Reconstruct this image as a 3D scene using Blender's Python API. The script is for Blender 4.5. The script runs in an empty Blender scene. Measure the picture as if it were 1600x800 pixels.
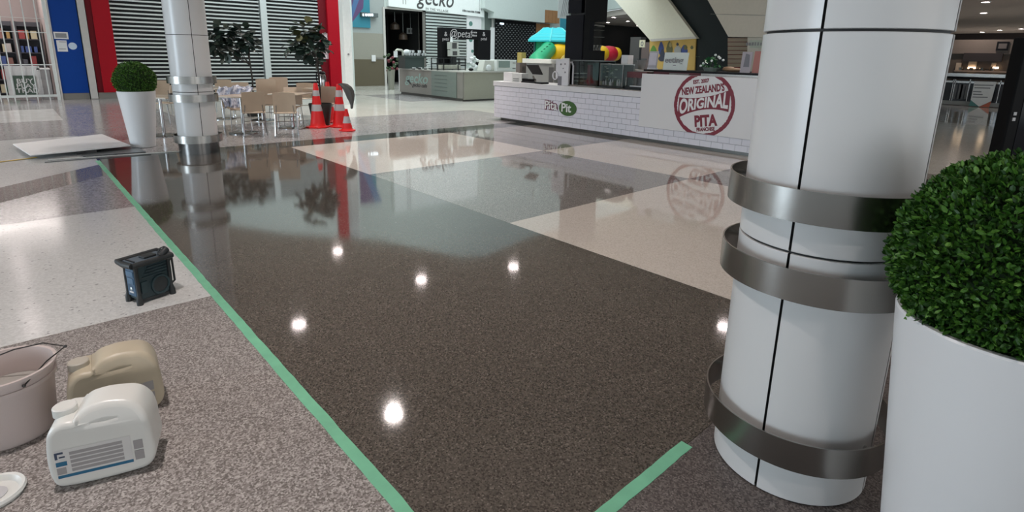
import bpy, bmesh, math, random
from mathutils import Vector, Matrix
from math import sin, cos, pi, radians as rad
random.seed(7)
scn = bpy.context.scene
COL = scn.collection

# ------------------------------------------------------------------ camera
H = 1.6
RT = (0.741, -0.671, 0.021); DN = (-0.142, -0.187, -0.972); FW = (0.656, 0.718, -0.234)
_f = Vector(FW).normalized(); _r = Vector(RT); _r = (_r - _f*_r.dot(_f)).normalized(); _u = _r.cross(_f)
FPX = 862.5; CY = 295.3
cam = bpy.data.cameras.new('camera'); camo = bpy.data.objects.new('camera', cam); COL.objects.link(camo)
camo.matrix_world = Matrix(((_r.x, _u.x, -_f.x, 0), (_r.y, _u.y, -_f.y, 0), (_r.z, _u.z, -_f.z, H), (0, 0, 0, 1)))
cam.sensor_fit = 'HORIZONTAL'; cam.sensor_width = 36; cam.lens = FPX/1600*36
cam.shift_y = -(400-CY)/1600
cam.clip_start = 0.05; cam.clip_end = 300
scn.camera = camo

# ------------------------------------------------------------------ world, exposure
w = bpy.data.worlds.new('world'); scn.world = w; w.use_nodes = True
bg = w.node_tree.nodes['Background']; bg.inputs[0].default_value = (0.80, 0.92, 1.0, 1); bg.inputs[1].default_value = 0.95
scn.view_settings.view_transform = 'Standard'; scn.view_settings.look = 'None'
scn.view_settings.exposure = 0.5; scn.view_settings.gamma = 1; scn.view_settings.use_curve_mapping = False

def area(name, loc, size, power, col, rot=(0, 0, 0), sy=None):
    l = bpy.data.lights.new(name, 'AREA'); l.energy = power; l.color = col; l.size = size
    if sy: l.shape = 'RECTANGLE'; l.size_y = sy
    o = bpy.data.objects.new(name, l); o.location = loc; o.rotation_euler = rot; COL.objects.link(o); return o
# the skylight over the two-storey court
area('skylight', (12, 18.5, 11.6), 14, 1000, (0.92, 1.0, 0.95), (0, 0, 0), 8)
# added unseen area lights: cool daylight from the left, warm fill from behind
area('left_daylight_fill', (-13.5, 9, 2.4), 14, 1700, (0.72, 0.87, 1.0), (0, rad(-90), 0), 4)
area('rear_fill', (3, -13, 2.3), 14, 160, (1.0, 0.93, 0.88), (rad(90), 0, 0), 4)

# ------------------------------------------------------------------ helpers
def ray(px, py):
    a = (px-800)/FPX; b = (py-CY)/FPX
    return _r*a - _u*b + _f
def P(px, py, x=None, y=None, z=None):
    'the world point seen at a pixel of the photograph, on the plane x= or y= or z='
    d = ray(px, py); o = Vector((0, 0, H))
    if x is not None: return o + d*(x/d.x)
    if y is not None: return o + d*(y/d.y)
    return o + d*((z-H)/d.z)
def D(px, py, dep):
    'the world point seen at a pixel at a depth'
    return Vector((0, 0, H)) + ray(px, py)*dep

MATS = {}
def mat(name, c, rough=.5, metal=0., var=.06, sc=12., spec=.5, bump=0., coat=0., emit=0., trans=0., alpha=1.):
    if name in MATS: return MATS[name]
    m = bpy.data.materials.new(name); m.use_nodes = True; nt = m.node_tree; N = nt.nodes; L = nt.links
    b = N['Principled BSDF']; b.inputs['Roughness'].default_value = rough; b.inputs['Metallic'].default_value = metal
    b.inputs['Specular IOR Level'].default_value = spec
    b.inputs['Coat Weight'].default_value = coat
    if trans: b.inputs['Transmission Weight'].default_value = trans
    if alpha < 1: b.inputs['Alpha'].default_value = alpha
    tc = N.new('ShaderNodeTexCoord'); nz = N.new('ShaderNodeTexNoise'); nz.inputs['Scale'].default_value = sc; nz.inputs['Detail'].default_value = 4
    L.new(tc.outputs['Object'], nz.inputs['Vector'])
    mx = N.new('ShaderNodeMix'); mx.data_type = 'RGBA'
    mx.inputs[6].default_value = tuple(max(0, v*(1-var)) for v in c)+(1,); mx.inputs[7].default_value = tuple(min(1, v*(1+var)) for v in c)+(1,)
    L.new(nz.outputs['Fac'], mx.inputs[0]); L.new(mx.outputs[2], b.inputs['Base Color'])
    if emit: 
        b.inputs['Emission Color'].default_value = tuple(c)+(1,); b.inputs['Emission Strength'].default_value = emit
    if bump:
        bp = N.new('ShaderNodeBump'); bp.inputs['Strength'].default_value = bump; bp.inputs['Distance'].default_value = .01
        L.new(nz.outputs['Fac'], bp.inputs['Height']); L.new(bp.outputs[0], b.inputs['Normal'])
    MATS[name] = m; return m

def terrazzo(name, cols, sc, rough, stops=None, blot=.12, spec=.5, rvar=.03, bump=0.0):
    'ground stone chips: a cell pattern picks one of several chip colours'
    m = bpy.data.materials.new(name); m.use_nodes = True; nt = m.node_tree; N = nt.nodes; L = nt.links
    b = N['Principled BSDF']; b.inputs['Specular IOR Level'].default_value = spec
    tc = N.new('ShaderNodeTexCoord')
    v = N.new('ShaderNodeTexVoronoi'); v.inputs['Scale'].default_value = sc; v.inputs['Randomness'].default_value = 1
    L.new(tc.outputs['Object'], v.inputs['Vector'])
    sp = N.new('ShaderNodeSeparateColor'); L.new(v.outputs['Color'], sp.inputs[0])
    cr = N.new('ShaderNodeValToRGB'); cr.color_ramp.interpolation = 'CONSTANT'
    e = cr.color_ramp.elements
    n = len(cols); stops = stops or [i/n for i in range(n)]
    e[0].position = 0; e[0].color = tuple(cols[0])+(1,); e[1].position = stops[1]; e[1].color = tuple(cols[1])+(1,)
    for i in range(2, n):
        q = e.new(stops[i]); q.color = tuple(cols[i])+(1,)
    L.new(sp.outputs[0], cr.inputs[0])
    nz = N.new('ShaderNodeTexNoise'); nz.inputs['Scale'].default_value = .8; nz.inputs['Detail'].default_value = 5; L.new(tc.outputs['Object'], nz.inputs['Vector'])
    mr = N.new('ShaderNodeMapRange'); mr.inputs[3].default_value = 1-blot; mr.inputs[4].default_value = 1+blot; L.new(nz.outputs['Fac'], mr.inputs[0])
    mx = N.new('ShaderNodeMix'); mx.data_type = 'RGBA'; mx.blend_type = 'MULTIPLY'; mx.inputs[0].default_value = 1
    L.new(cr.outputs[0], mx.inputs[6])
    cb = N.new('ShaderNodeCombineColor')
    for i in range(3): L.new(mr.outputs[0], cb.inputs[i])
    L.new(cb.outputs[0], mx.inputs[7]); L.new(mx.outputs[2], b.inputs['Base Color'])
    m2 = N.new('ShaderNodeMapRange'); m2.inputs[3].default_value = max(0, rough-rvar); m2.inputs[4].default_value = rough+rvar
    n3 = N.new('ShaderNodeTexNoise'); n3.inputs['Scale'].default_value = 3; L.new(tc.outputs['Object'], n3.inputs['Vector'])
    L.new(n3.outputs['Fac'], m2.inputs[0]); L.new(m2.outputs[0], b.inputs['Roughness'])
    if bump:
        bp = N.new('ShaderNodeBump'); bp.inputs['Strength'].default_value = bump; bp.inputs['Distance'].default_value = .002
        L.new(sp.outputs[1], bp.inputs['Height']); L.new(bp.outputs[0], b.inputs['Normal'])
    MATS[name] = m; return m

class G:
    'collects shapes and links them as ONE mesh object'
    def __init__(s): s.v = []; s.f = []
    def add(s, vs, fs, M=None):
        k = len(s.v)
        for p in vs:
            p = Vector(p)
            if M is not None: p = M @ p
            s.v.append(p[:])
        s.f += [tuple(k+i for i in f) for f in fs]; return s
    def box(s, x0, y0, z0, x1, y1, z1, M=None):
        x0, x1 = sorted((x0, x1)); y0, y1 = sorted((y0, y1)); z0, z1 = sorted((z0, z1))
        return s.add([(x0,y0,z0),(x1,y0,z0),(x1,y1,z0),(x0,y1,z0),(x0,y0,z1),(x1,y0,z1),(x1,y1,z1),(x0,y1,z1)],
              [(0,3,2,1),(4,5,6,7),(0,1,5,4),(1,2,6,5),(2,3,7,6),(3,0,4,7)], M)
    def cyl(s, cx, cy, z0, z1, r0, r1=None, n=20, M=None):
        r1 = r0 if r1 is None else r1
        vs = [(cx+r0*cos(2*pi*i/n), cy+r0*sin(2*pi*i/n), z0) for i in range(n)] + [(cx+r1*cos(2*pi*i/n), cy+r1*sin(2*pi*i/n), z1) for i in range(n)]
        return s.add(vs, [(i, (i+1) % n, n+(i+1) % n, n+i) for i in range(n)] + [tuple(range(n-1, -1, -1)), tuple(range(n, 2*n))], M)
    def lathe(s, prof, cx=0, cy=0, n=40, a0=0, a1=2*pi, M=None, sx=1, sy=1):
        full = abs(a1-a0-2*pi) < 1e-6; m = n if full else n+1; vs = []; fs = []
        for (r, z) in prof:
            for i in range(m):
                a = a0+(a1-a0)*i/n; vs.append((cx+r*cos(a)*sx, cy+r*sin(a)*sy, z))
        for j in range(len(prof)-1):
            for i in range(n):
                k = (i+1) % m; fs.append((j*m+i, j*m+k, (j+1)*m+k, (j+1)*m+i))
        return s.add(vs, fs, M)
    def tube(s, pts, r, n=8, M=None):
        pts = [Vector(p) for p in pts]; vs = []; fs = []
        up = Vector((0, 0, 1)); prev = None
        for i, p in enumerate(pts):
            a = pts[max(i-1, 0)]; b = pts[min(i+1, len(pts)-1)]; t = (b-a).normalized()
            if prev is None:
                u = t.cross(up)
                if u.length < 1e-3: u = t.cross(Vector((1, 0, 0)))
            else: u = prev - t*prev.dot(t)
            u.normalize(); prev = u; q = t.cross(u)
            rr = r[i] if isinstance(r, (list, tuple)) else r
            for k in range(n):
                A = 2*pi*k/n; vs.append(p+u*rr*cos(A)+q*rr*sin(A))
        for i in range(len(pts)-1):
            for k in range(n): fs.append((i*n+k, i*n+(k+1) % n, (i+1)*n+(k+1) % n, (i+1)*n+k))
        fs.append(tuple(range(n-1, -1, -1))); fs.append(tuple((len(pts)-1)*n+k for k in range(n)))
        return s.add(vs, fs, M)
    def slab(s, pts, off, M=None):
        'a polygon given thickness by the vector off'
        n = len(pts); off = Vector(off); a = [Vector(p) for p in pts]; b = [p+off for p in a]
        return s.add(a+b, [tuple(range(n)), tuple(range(2*n-1, n-1, -1))]+[(i, n+i, n+(i+1) % n, (i+1) % n) for i in range(n)], M)
    def ball(s, c, rx, ry, rz, n=16, m=10, M=None):
        vs = [(c[0], c[1], c[2]-rz)]; fs = []
        for j in range(1, m):
            t = -pi/2+pi*j/m
            for i in range(n): A = 2*pi*i/n; vs.append((c[0]+rx*cos(t)*cos(A), c[1]+ry*cos(t)*sin(A), c[2]+rz*sin(t)))
        vs.append((c[0], c[1], c[2]+rz)); L = len(vs)-1
        for i in range(n):
            fs.append((0, 1+(i+1) % n, 1+i)); fs.append((L, 1+(m-2)*n+i, 1+(m-2)*n+(i+1) % n))
            for j in range(m-2): fs.append((1+j*n+i, 1+j*n+(i+1) % n, 1+(j+1)*n+(i+1) % n, 1+(j+1)*n+i))
        return s.add(vs, fs, M)
    def build(s, name, m, parent=None, smooth=0, bevel=0, seg=2):
        me = bpy.data.meshes.new(name); me.from_pydata(s.v, [], s.f)
        bm = bmesh.new(); bm.from_mesh(me); bmesh.ops.recalc_face_normals(bm, faces=bm.faces); bm.to_mesh(me); bm.free()
        me.materials.append(m)
        if smooth:
            me.polygons.foreach_set('use_smooth', [True]*len(me.polygons)); me.set_sharp_from_angle(angle=rad(smooth if smooth > 1 else 40))
        o = bpy.data.objects.new(name, me); COL.objects.link(o)
        if parent is not None: o.parent = parent
        if bevel:
            bv = o.modifiers.new('bevel', 'BEVEL'); bv.width = bevel; bv.segments = seg; bv.limit_method = 'ANGLE'; bv.angle_limit = rad(35)
        return o

def tag(o, label=None, cat=None, group=None, kind=None):
    if label: o['label'] = label
    if cat: o['category'] = cat
    if group: o['group'] = group
    if kind: o['kind'] = kind
    return o
def thing(name, label, cat, loc=(0, 0, 0), rz=0, group=None):
    o = bpy.data.objects.new(name, None); COL.objects.link(o); o.location = loc; o.rotation_euler = (0, 0, rz); o.empty_display_size = .1
    return tag(o, label, cat, group)
def kids(o): return [c for c in COL.objects if c.parent == o]
def dup(o, loc=None, rz=None, label=None, parent=None, tree=None):
    c = o.copy(); COL.objects.link(c)
    if parent is not None: c.parent = parent
    if loc is not None: c.location = loc
    if rz is not None: c.rotation_euler = (0, 0, rz)
    if label: c['label'] = label
    for ch in o.children: dup(ch, parent=c)
    return c
def inst(o, name, M, parent):
    'a repeat of a small part: same mesh, own transform'
    c = bpy.data.objects.new(name, o.data); COL.objects.link(c); c.parent = parent; c.matrix_basis = M; return c
def text(name, body, size, origin, xdir, up, m, parent, ext=.002, align='CENTER', bold=0., sx=1., warp=None, shear=0., sp=1.):
    cu = bpy.data.curves.new(name, 'FONT'); cu.body = body; cu.size = size; cu.align_x = align; cu.align_y = 'CENTER'
    cu.extrude = 0 if warp else ext; cu.offset = bold; cu.shear = shear; cu.space_character = sp; cu.resolution_u = 4
    t = bpy.data.objects.new(name, cu); COL.objects.link(t)
    bpy.context.view_layer.update()
    dg = bpy.context.evaluated_depsgraph_get(); me = bpy.data.meshes.new_from_object(t.evaluated_get(dg))
    COL.objects.unlink(t); bpy.data.objects.remove(t); 
    X = Vector(xdir).normalized(); U = Vector(up).normalized(); Nn = X.cross(U)
    o3 = Vector(origin)
    for v in me.vertices:
        a, b, c = v.co.x*sx, v.co.y, v.co.z
        if warp: a, b = warp(a, b)
        v.co = o3+X*a+U*b+Nn*(c+(ext if not warp else .004))
    me.materials.clear(); me.materials.append(m)
    o = bpy.data.objects.new(name, me); COL.objects.link(o)
    if parent is not None: o.parent = parent
    return o
def strokes(o, X, U, w_, h_, m, par, n):
    'a row of small uneven marks, where the photograph shows writing too small to read'
    X = Vector(X); U = Vector(U); o = Vector(o); N_ = X.cross(U); g = G(); x = -w_/2; st = random.Random(n)
    for k in range(n):
        b = w_/n*st.uniform(.55, .85); t = h_*st.uniform(.7, 1.0)
        g.slab([o+X*x-U*h_/2, o+X*(x+b)-U*h_/2, o+X*(x+b)+U*(t-h_/2), o+X*x+U*(t-h_/2)], N_*.003); x += w_/n
    return g.build('print_marks', m, par)
XF = ((0, -1, 0), (0, 0, 1))      # writing on a face that looks toward -x
YF = ((1, 0, 0), (0, 0, 1))       # writing on a face that looks toward -y
def ybox(g, l, r, t, b, y, th, up=0):
    'a box with its front on the plane y, from the pixel edges of its face; it reaches back by th'
    my = (t+b)/2; mx_ = (l+r)/2
    return g.box(P(l, my, y=y).x, y, P(mx_, b, y=y).z, P(r, my, y=y).x, y+th, P(mx_, t, y=y).z)
def xbox(g, l, r, t, b, x, th):
    my = (t+b)/2; mx_ = (l+r)/2
    return g.box(x, P(l, my, x=x).y, P(mx_, b, x=x).z, x+th, P(r, my, x=x).y, P(mx_, t, x=x).z)
def ypan(g, l, r, t, b, y, th): return ybox(g, l, r, t, b, y-th, th)

# ------------------------------------------------------------------ materials
ORD = ['leftmost', 'second from left', 'third from left', 'fourth from left', 'fifth from left', 'sixth from left', 'seventh from left', 'eighth from left', 'ninth from left', 'tenth from left', 'eleventh from left', 'rightmost']
T_dark = terrazzo('polished_dark_terrazzo', [(.082,.071,.060), (.128,.110,.093), (.046,.039,.032), (.103,.089,.075), (.195,.17,.147)], 160, .066, [0,.3,.55,.75,.95], .16, 1.0)
T_light = terrazzo('polished_cream_terrazzo', [(.72,.66,.59), (.77,.71,.65), (.64,.58,.51), (.72,.67,.60)], 110, .045, None, .06, .95)
T_grey = terrazzo('polished_grey_terrazzo', [(.24,.225,.21), (.32,.30,.28), (.18,.17,.155), (.42,.40,.37)], 130, .045, [0,.35,.7,.93], .08, .95)
T_lowl = terrazzo('worn_pale_terrazzo', [(.62,.63,.62), (.67,.68,.67), (.59,.60,.59), (.36,.36,.36)], 75, .15, [0,.4,.75,.985], .05, .4, .05)
T_lowg = terrazzo('honed_speckled_terrazzo', [(.24,.218,.205), (.36,.33,.315), (.15,.132,.122), (.47,.44,.42)], 150, .42, [0,.32,.6,.85], .12, .35, .06, .25)
T_lowf = terrazzo('worn_grey_terrazzo', [(.30,.29,.29), (.38,.37,.37), (.22,.21,.21), (.46,.45,.45)], 60, .16, [0,.35,.7,.9], .12, .5, .05)
T_lowd = terrazzo('honed_brown_terrazzo', [(.095,.080,.075), (.15,.13,.122), (.055,.046,.043), (.20,.175,.165)], 160, .38, [0,.34,.66,.92], .12, .35, .06, .2)
T_far = terrazzo('far_pale_terrazzo', [(.60,.59,.54), (.66,.65,.60), (.56,.55,.50)], 60, .12, None, .12, .5, .05)
T_band = terrazzo('dark_green_terrazzo', [(.05,.058,.053), (.08,.09,.085), (.035,.04,.037)], 80, .07, None, .1, .6)
white = mat('white_paint', (.80, .84, .82), .45)
pale = mat('pale_green_white_paint', (.54, .60, .57), .5)
cream = mat('cream_panel', (.72, .70, .58), .55)
ceilm = mat('ceiling_paint', (.56, .50, .45), .8)
blue = mat('blue_panel', (.0, .045, .27), .45, spec=.2)
red = mat('red_panel', (.36, .003, .012), .45, spec=.2)
maroon = mat('maroon_panel', (.13, .003, .008), .5, spec=.2)
greyp = mat('grey_skirting', (.20, .19, .17), .5)
stripw = mat('grey_white_post', (.52, .50, .47), .5)
alu = mat('aluminium_slat', (.62, .66, .64), .38, .55)
dark = mat('dark_interior', (.012, .013, .013), .7)
black = mat('black_laminate', (.004, .004, .005), .5, spec=.2)
blackm = mat('black_satin_metal', (.015, .017, .018), .35, .3)
steel = mat('brushed_steel', (.34, .33, .31), .27, 1., .18, 3)
chrome = mat('chrome', (.45, .45, .45), .15, 1.)
colw = mat('column_enamel', (.66, .665, .66), .28, 0, .02, 2, .5)
potw = mat('glossy_white_pot', (.76, .77, .78), .3, 0, .02, 3)
jointm = mat('joint_black', (.015, .015, .015), .6)
beech = mat('beech_laminate', (.53, .42, .31), .42, 0, .1, 6)
tapem = mat('green_masking_tape', (.19, .54, .34), .55, 0, .22, 9, bump=.3)
conem = mat('cone_orange_red', (.72, .012, .014), .42)
reflm = mat('cone_reflective_grey', (.45, .45, .46), .4)

# ------------------------------------------------------------------ floor
def struct(o): o['kind'] = 'structure'; return o
fl = struct(G().box(-16, -14, -.2, 60, 48, -.012).build('floor', jointm))
J = .0012
def panel(x0, y0, x1, y1, m, name='terrazzo_panel'):
    return G().box(x0+J, y0+J, -.012, x1-J, y1-J, 0).build(name, m, fl)
X0, XA, XB, XC = .855, 3.504, 6.857, 10.21
Y3, Y2, Y1, Y0, YB = .99, 3.865, 6.709, 9.5, 10.13
panel(X0, Y3, XA, Y0, T_dark)
panel(XA, Y1, XB, Y0, T_light); panel(XB, Y1, XC, Y0, T_grey)
panel(XA, Y2, XB, Y1, T_grey); panel(XB, Y2, XC, Y1, T_light)
panel(XA, Y3, XB, Y2, T_light); panel(XB, Y3, XC, Y2, T_grey)
panel(X0, -3, XA, Y3, T_lowd); panel(XA, -3, XB, Y3, T_lowg); panel(XB, -3, XC, Y3, T_light)
for i, x in enumerate((-3.2, -7.2, -11.2)):
    panel(x, Y2, x+(4.055 if i == 0 else 4), Y1, T_lowl); panel(x, -3, x+(4.055 if i == 0 else 4), Y2, T_lowg)
panel(-11.2, -14, 10.21, -3, T_lowg)
# left of the tape beyond the pale field: a darker diagonal band between two greys
a0, a1, b0, b1 = (-11.2, -2.0), (X0, 9.51), (-11.2, -2.6), (X0, 8.70)
def strip_panel(pts, m): return G().slab([(p[0], p[1], -.012) for p in pts], (0, 0, .012)).build('terrazzo_panel', m, fl)
def lineY(p, q, x): return p[1]+(q[1]-p[1])*(x-p[0])/(q[0]-p[0])
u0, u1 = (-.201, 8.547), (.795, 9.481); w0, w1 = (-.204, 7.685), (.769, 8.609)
xs = -2.1
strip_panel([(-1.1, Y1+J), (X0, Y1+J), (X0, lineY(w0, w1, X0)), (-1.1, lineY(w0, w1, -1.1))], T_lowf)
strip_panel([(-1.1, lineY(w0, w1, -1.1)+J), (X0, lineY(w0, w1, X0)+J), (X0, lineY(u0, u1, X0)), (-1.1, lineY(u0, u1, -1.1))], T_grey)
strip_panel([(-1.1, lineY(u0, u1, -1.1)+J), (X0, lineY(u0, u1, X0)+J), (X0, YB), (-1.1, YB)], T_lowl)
panel(-11.2, Y1, -1.1, YB, T_lowf)
panel(X0, Y0, XC, YB, T_band)
# far floor
panel(-11.2, YB, X0+.02, 12.9, T_lowl); panel(-11.2, 12.9, X0+.02, 15.9, T_lowf); panel(-11.2, 15.9, X0+.02, 18.9, T_lowl); panel(-11.2, 18.9, X0+.02, 26, T_lowf)
panel(X0+.02, YB, 3.0, 26, T_lowf)
for (x0, x1) in ((3.0, 6.67), (6.67, 10.3), (10.3, 14), (14, 20)):
    for j, (y0, y1) in enumerate(((YB, 13.2), (13.2, 16.6), (16.6, 20), (20, 29))): panel(x0, y0, x1, y1, T_far if (j+int(x0)) % 3 else T_lowf)
panel(10.21, -14, 20, YB, T_far); panel(20, -14, 32, 4.2, T_light); panel(20, 4.2, 32, 29, T_lowf); panel(32, -14, 60, 48, T_far)

# ------------------------------------------------------------------ ceiling and walls
ce = G()
edge = [(-14, 21.9), (3.8, 21.9), (4.6, 20.6), (6.15, 17.65), (8.15, 15.2), (8.8, 13.6), (9.3, 12.3), (9.9, 11.95), (12.2, 12.4), (24, 12.4), (30, 24.4), (30, 46), (60, 46), (60, -14), (-14, -14)]
ceo = struct(G().slab([(x, y, 4.2) for x, y in edge], (0, 0, .35)).build('ceiling', ceilm))
# the court's tall walls
struct(G().box(-14, 22.35, 0, -3.2, 22.6, 4.2).box(1.27, 22.35, 0, 11.0, 22.6, 4.2).box(-14, 22.35, 4.2, 11.0, 22.6, 11.5).box(-14, 22.0, 7.4, 10.9, 22.35, 11.5).box(2.82, 22.0, 4.17, 9.9, 22.35, 6.3).build('wall_north', pale))
xo0, xo1 = P(602, 60, y=25.5).x, P(660, 60, y=25.5).x
zo = P(630, 16, y=25.5).z
struct(G().box(10.9, 25.5, 4.6, xo0, 25.8, 11.5).box(xo0, 25.5, zo, xo1, 25.8, 11.5).box(xo1, 25.5, 0, 30.2, 25.8, 11.5).build('wall_back', pale))
struct(G().box(10.9, 25.5, 2.55, xo0, 25.8, 4.6).build('wall_back_upper', mat('light_grey_wall_panel', (.34, .37, .36), .5)))
struct(G().box(10.9, 25.5, 0, xo0, 25.8, 1.3).build('wall_back_lower', mat('brown_wall_panel', (.115, .095, .06), .5)))
struct(G().box(10.9, 25.5, 1.3, xo0, 25.8, 2.55).build('wall_back_middle', mat('taupe_wall_panel', (.30, .29, .245), .5)))
struct(G().box(10.9, 22.0, 0, 11.0, 25.5, 11.5).build('wall_return', pale))
struct(G().slab([(24, 12.5, 4.56), (24.3, 12.5, 4.56), (30.4, 25.45, 4.56), (30.1, 25.45, 4.56)], (0, 0, 6.9)).build('wall_court_right', pale))
struct(G().box(59.7, -14, 0, 60, 46, 4.2).build('wall_far_right', mat('dark_far_wall', (.03, .022, .02), .7)))
struct(G().box(24, 29, 0, 60, 29.3, 4.2).build('wall_far_left', dark))
# back of the shop behind the cafe counter
struct(G().box(xo0-.3, 29.5, 0, xo1+.3, 29.7, zo).box(xo0-.32, 25.8, 0, xo0-.3, 29.5, zo).box(xo1+.3, 25.8, 0, xo1+.32, 29.5, zo).box(xo0-.3, 25.8, zo, xo1+.3, 29.5, zo+.05).build('wall_cafe_interior', dark))

# ceiling downlights (they show as bright spots in the polished floor)
lampm = mat('downlight_glow', (1, .86, .84), .5, emit=20, var=0)
proto = thing('ceiling_light', 'x', 'ceiling light', (0, 0, 4.2), group='recessed ceiling downlights')
G().cyl(0, 0, -.012, -.004, .14, n=28).build('lamp', lampm, proto)
G().lathe([(.14, -.004), (.14, -.02), (.175, -.02), (.18, 0), (.14, 0)], n=24).build('trim_ring', white, proto, 1)
spots = [(3.99, 7.13), (4.03, 11.2), (7.43, 11.6), (6.70, 15.0), (9.94, 10.75), (11.17, 5.1), (-.37, 19), (-.28, 14.9), (-4.4, 14.9), (-4.4, 10.8), (7.9, 2.9), (3.9, 2.9), (-.1, 2.7), (-4.2, 6.8), (0, -1.4), (4, -1.4)]
far = [P(1540, 3, z=4.2), P(1537, 20, z=4.2), P(1535, 50, z=4.2), P(1562, 47, z=4.2), P(1596, 45, z=4.2), P(959, 27, z=4.2), P(950, 35, z=4.2), P(981, 33, z=4.2), P(997, 40, z=4.2)]
LB = ['downlight whose reflection glows lowest in the dark floor', 'downlight reflected beside the green tape in the middle of the dark floor', 'downlight reflected in the centre of the dark floor',
      'downlight whose small reflection is the farthest up the dark floor', 'downlight reflected just right of centre in the dark floor', 'downlight reflected in the dark floor against the near column',
      'downlight mirrored in the pale floor above the radio', 'downlight mirrored in the pale floor left of the radio']
LF = ['downlight nearest the top right corner, beside the top of the near column', 'second downlight from the top right of the column', 'third small far downlight down beside the near column', 'small far downlight right of the third one beside the near column', 'small far downlight at the right edge above the totem',
      'brightest far downlight right of the black tower', 'far downlight touching the black tower', 'far downlight midway between black tower and cream escalator', 'far downlight at the edge of the cream escalator']
pos = [(x, y, 'round recessed ceiling downlight outside the top of the picture') for x, y in spots]+[(p.x, p.y, 'small round downlight in the far ceiling') for p in far]
for i, (x, y, lb) in enumerate(pos):
    o = proto if i == 0 else dup(proto, (x, y, 4.2))
    if i < 16 or i in (16, 17, 18, 19, 20):
        l_ = bpy.data.lights.new('downlight', 'SPOT'); l_.energy = 270 if i not in (10, 11, 14, 15) else 70; l_.color = (1, .90, .86); l_.spot_size = rad(125); l_.spot_blend = .9; l_.shadow_soft_size = .09
        lo = bpy.data.objects.new('downlight', l_); COL.objects.link(lo); lo.location = (x, y, 4.17)
    o.location = (x, y, 4.2); o['label'] = LB[i] if i < len(LB) else (LF[i-len(spots)] if i >= len(spots) else lb); o['group'] = 'downlights mirrored in the floor' if i < len(spots) else 'downlights of the far ceiling'

# ------------------------------------------------------------------ masking tape
def tape(x0, y0, x1, y1, label, n=60):
    d = Vector((x1-x0, y1-y0, 0)); L = d.length; d.normalize(); p = Vector((-d.y, d.x, 0)); v = []; f = []
    for i in range(n+1):
        c = Vector((x0, y0, 0))+d*L*i/n; wv = random.uniform(-.0022, .0022)
        for s_ in (-.026, .026): 
            e = .0 if i % 7 else random.uniform(-.002, .002)
            v.append(c+p*(s_+wv+e)+Vector((0, 0, .0006))); v.append(c+p*(s_+wv+e)+Vector((0, 0, .0016+random.uniform(0, .0012))))
    for i in range(n):
        a = i*4; b = a+4
        f += [(a+1, a+3, b+3, b+1), (a, a+1, b+1, b), (a+3, a+2, b+2, b+3)]
    g = G(); g.add(v, f); return tag(g.build('masking_tape', tapem), label, 'tape')
tape(.851, 1.016, .851, 9.86, 'long strip of green masking tape running from the foreground to the far planter', 120)
tape(.851, .2, .851, 1.014, 'short end of green tape continuing past the corner at the bottom edge', 12)
tape(.88, .99, 1.95, .99, 'short strip of green masking tape running to the foot of the near column', 24)

# ------------------------------------------------------------------ columns
def column(cx, cy, label, joints, off, foot=None, top=4.2, sleeve=False):
    t = thing('column', label, 'column', (cx, cy, 0)); r = .2845
    G().cyl(0, 0, 0, top, r-.012, n=48).build('core', jointm, t, 1)
    zs = [0]+joints+[top]; g_ = .0045
    for k in range(4):
        a0 = off+k*pi/2+g_/r; a1 = off+(k+1)*pi/2-g_/r
        for i in range(len(zs)-1):
            z0, z1 = zs[i]+(g_ if i else .004), zs[i+1]-g_
            g = G().lathe([(r-.012, z0), (r-.002, z0), (r, z0+.002), (r, z1-.002), (r-.002, z1), (r-.012, z1)], n=16, a0=a0, a1=a1)
            # close the ends
            g.build('cladding_panel', foot if (foot and i == 0) else colw, t, 1)
    if sleeve: G().lathe([(r+.001, 0), (r+.005, 0), (r+.005, .168), (r+.001, .170)], n=64).build('kick_sleeve', mat('dark_steel_sleeve', (.16, .155, .15), .22, 1., .15, 3), t, 1)
    for (z0, z1) in ((.173, .290), (.809, .922), (1.086, 1.196)):
        R = r+.059
        rg = G().lathe([(R, z0), (R, z1), (R-.006, z1), (R-.006, z0), (R, z0)], n=96).build('steel_band', steel, t, 1)
        for k in range(4):
            a = off+pi/4+k*pi/2+.55
            G().tube([(cos(a)*(r-.005), sin(a)*(r-.005), (z0+z1)/2), (cos(a)*(R-.003), sin(a)*(R-.003), (z0+z1)/2)], .009, 10).build('bracket', chrome, rg, 1)
    return t
column(2.217, .686, 'large white clad round column in the foreground with three steel bands, beside the near planter', [.96, 1.70, 2.9], pi)
column(2.193, 9.876, 'white round column with steel bands at the far edge of the floor beside the cafe chairs', [.96, 1.81, 2.9], pi, sleeve=True)

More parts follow.
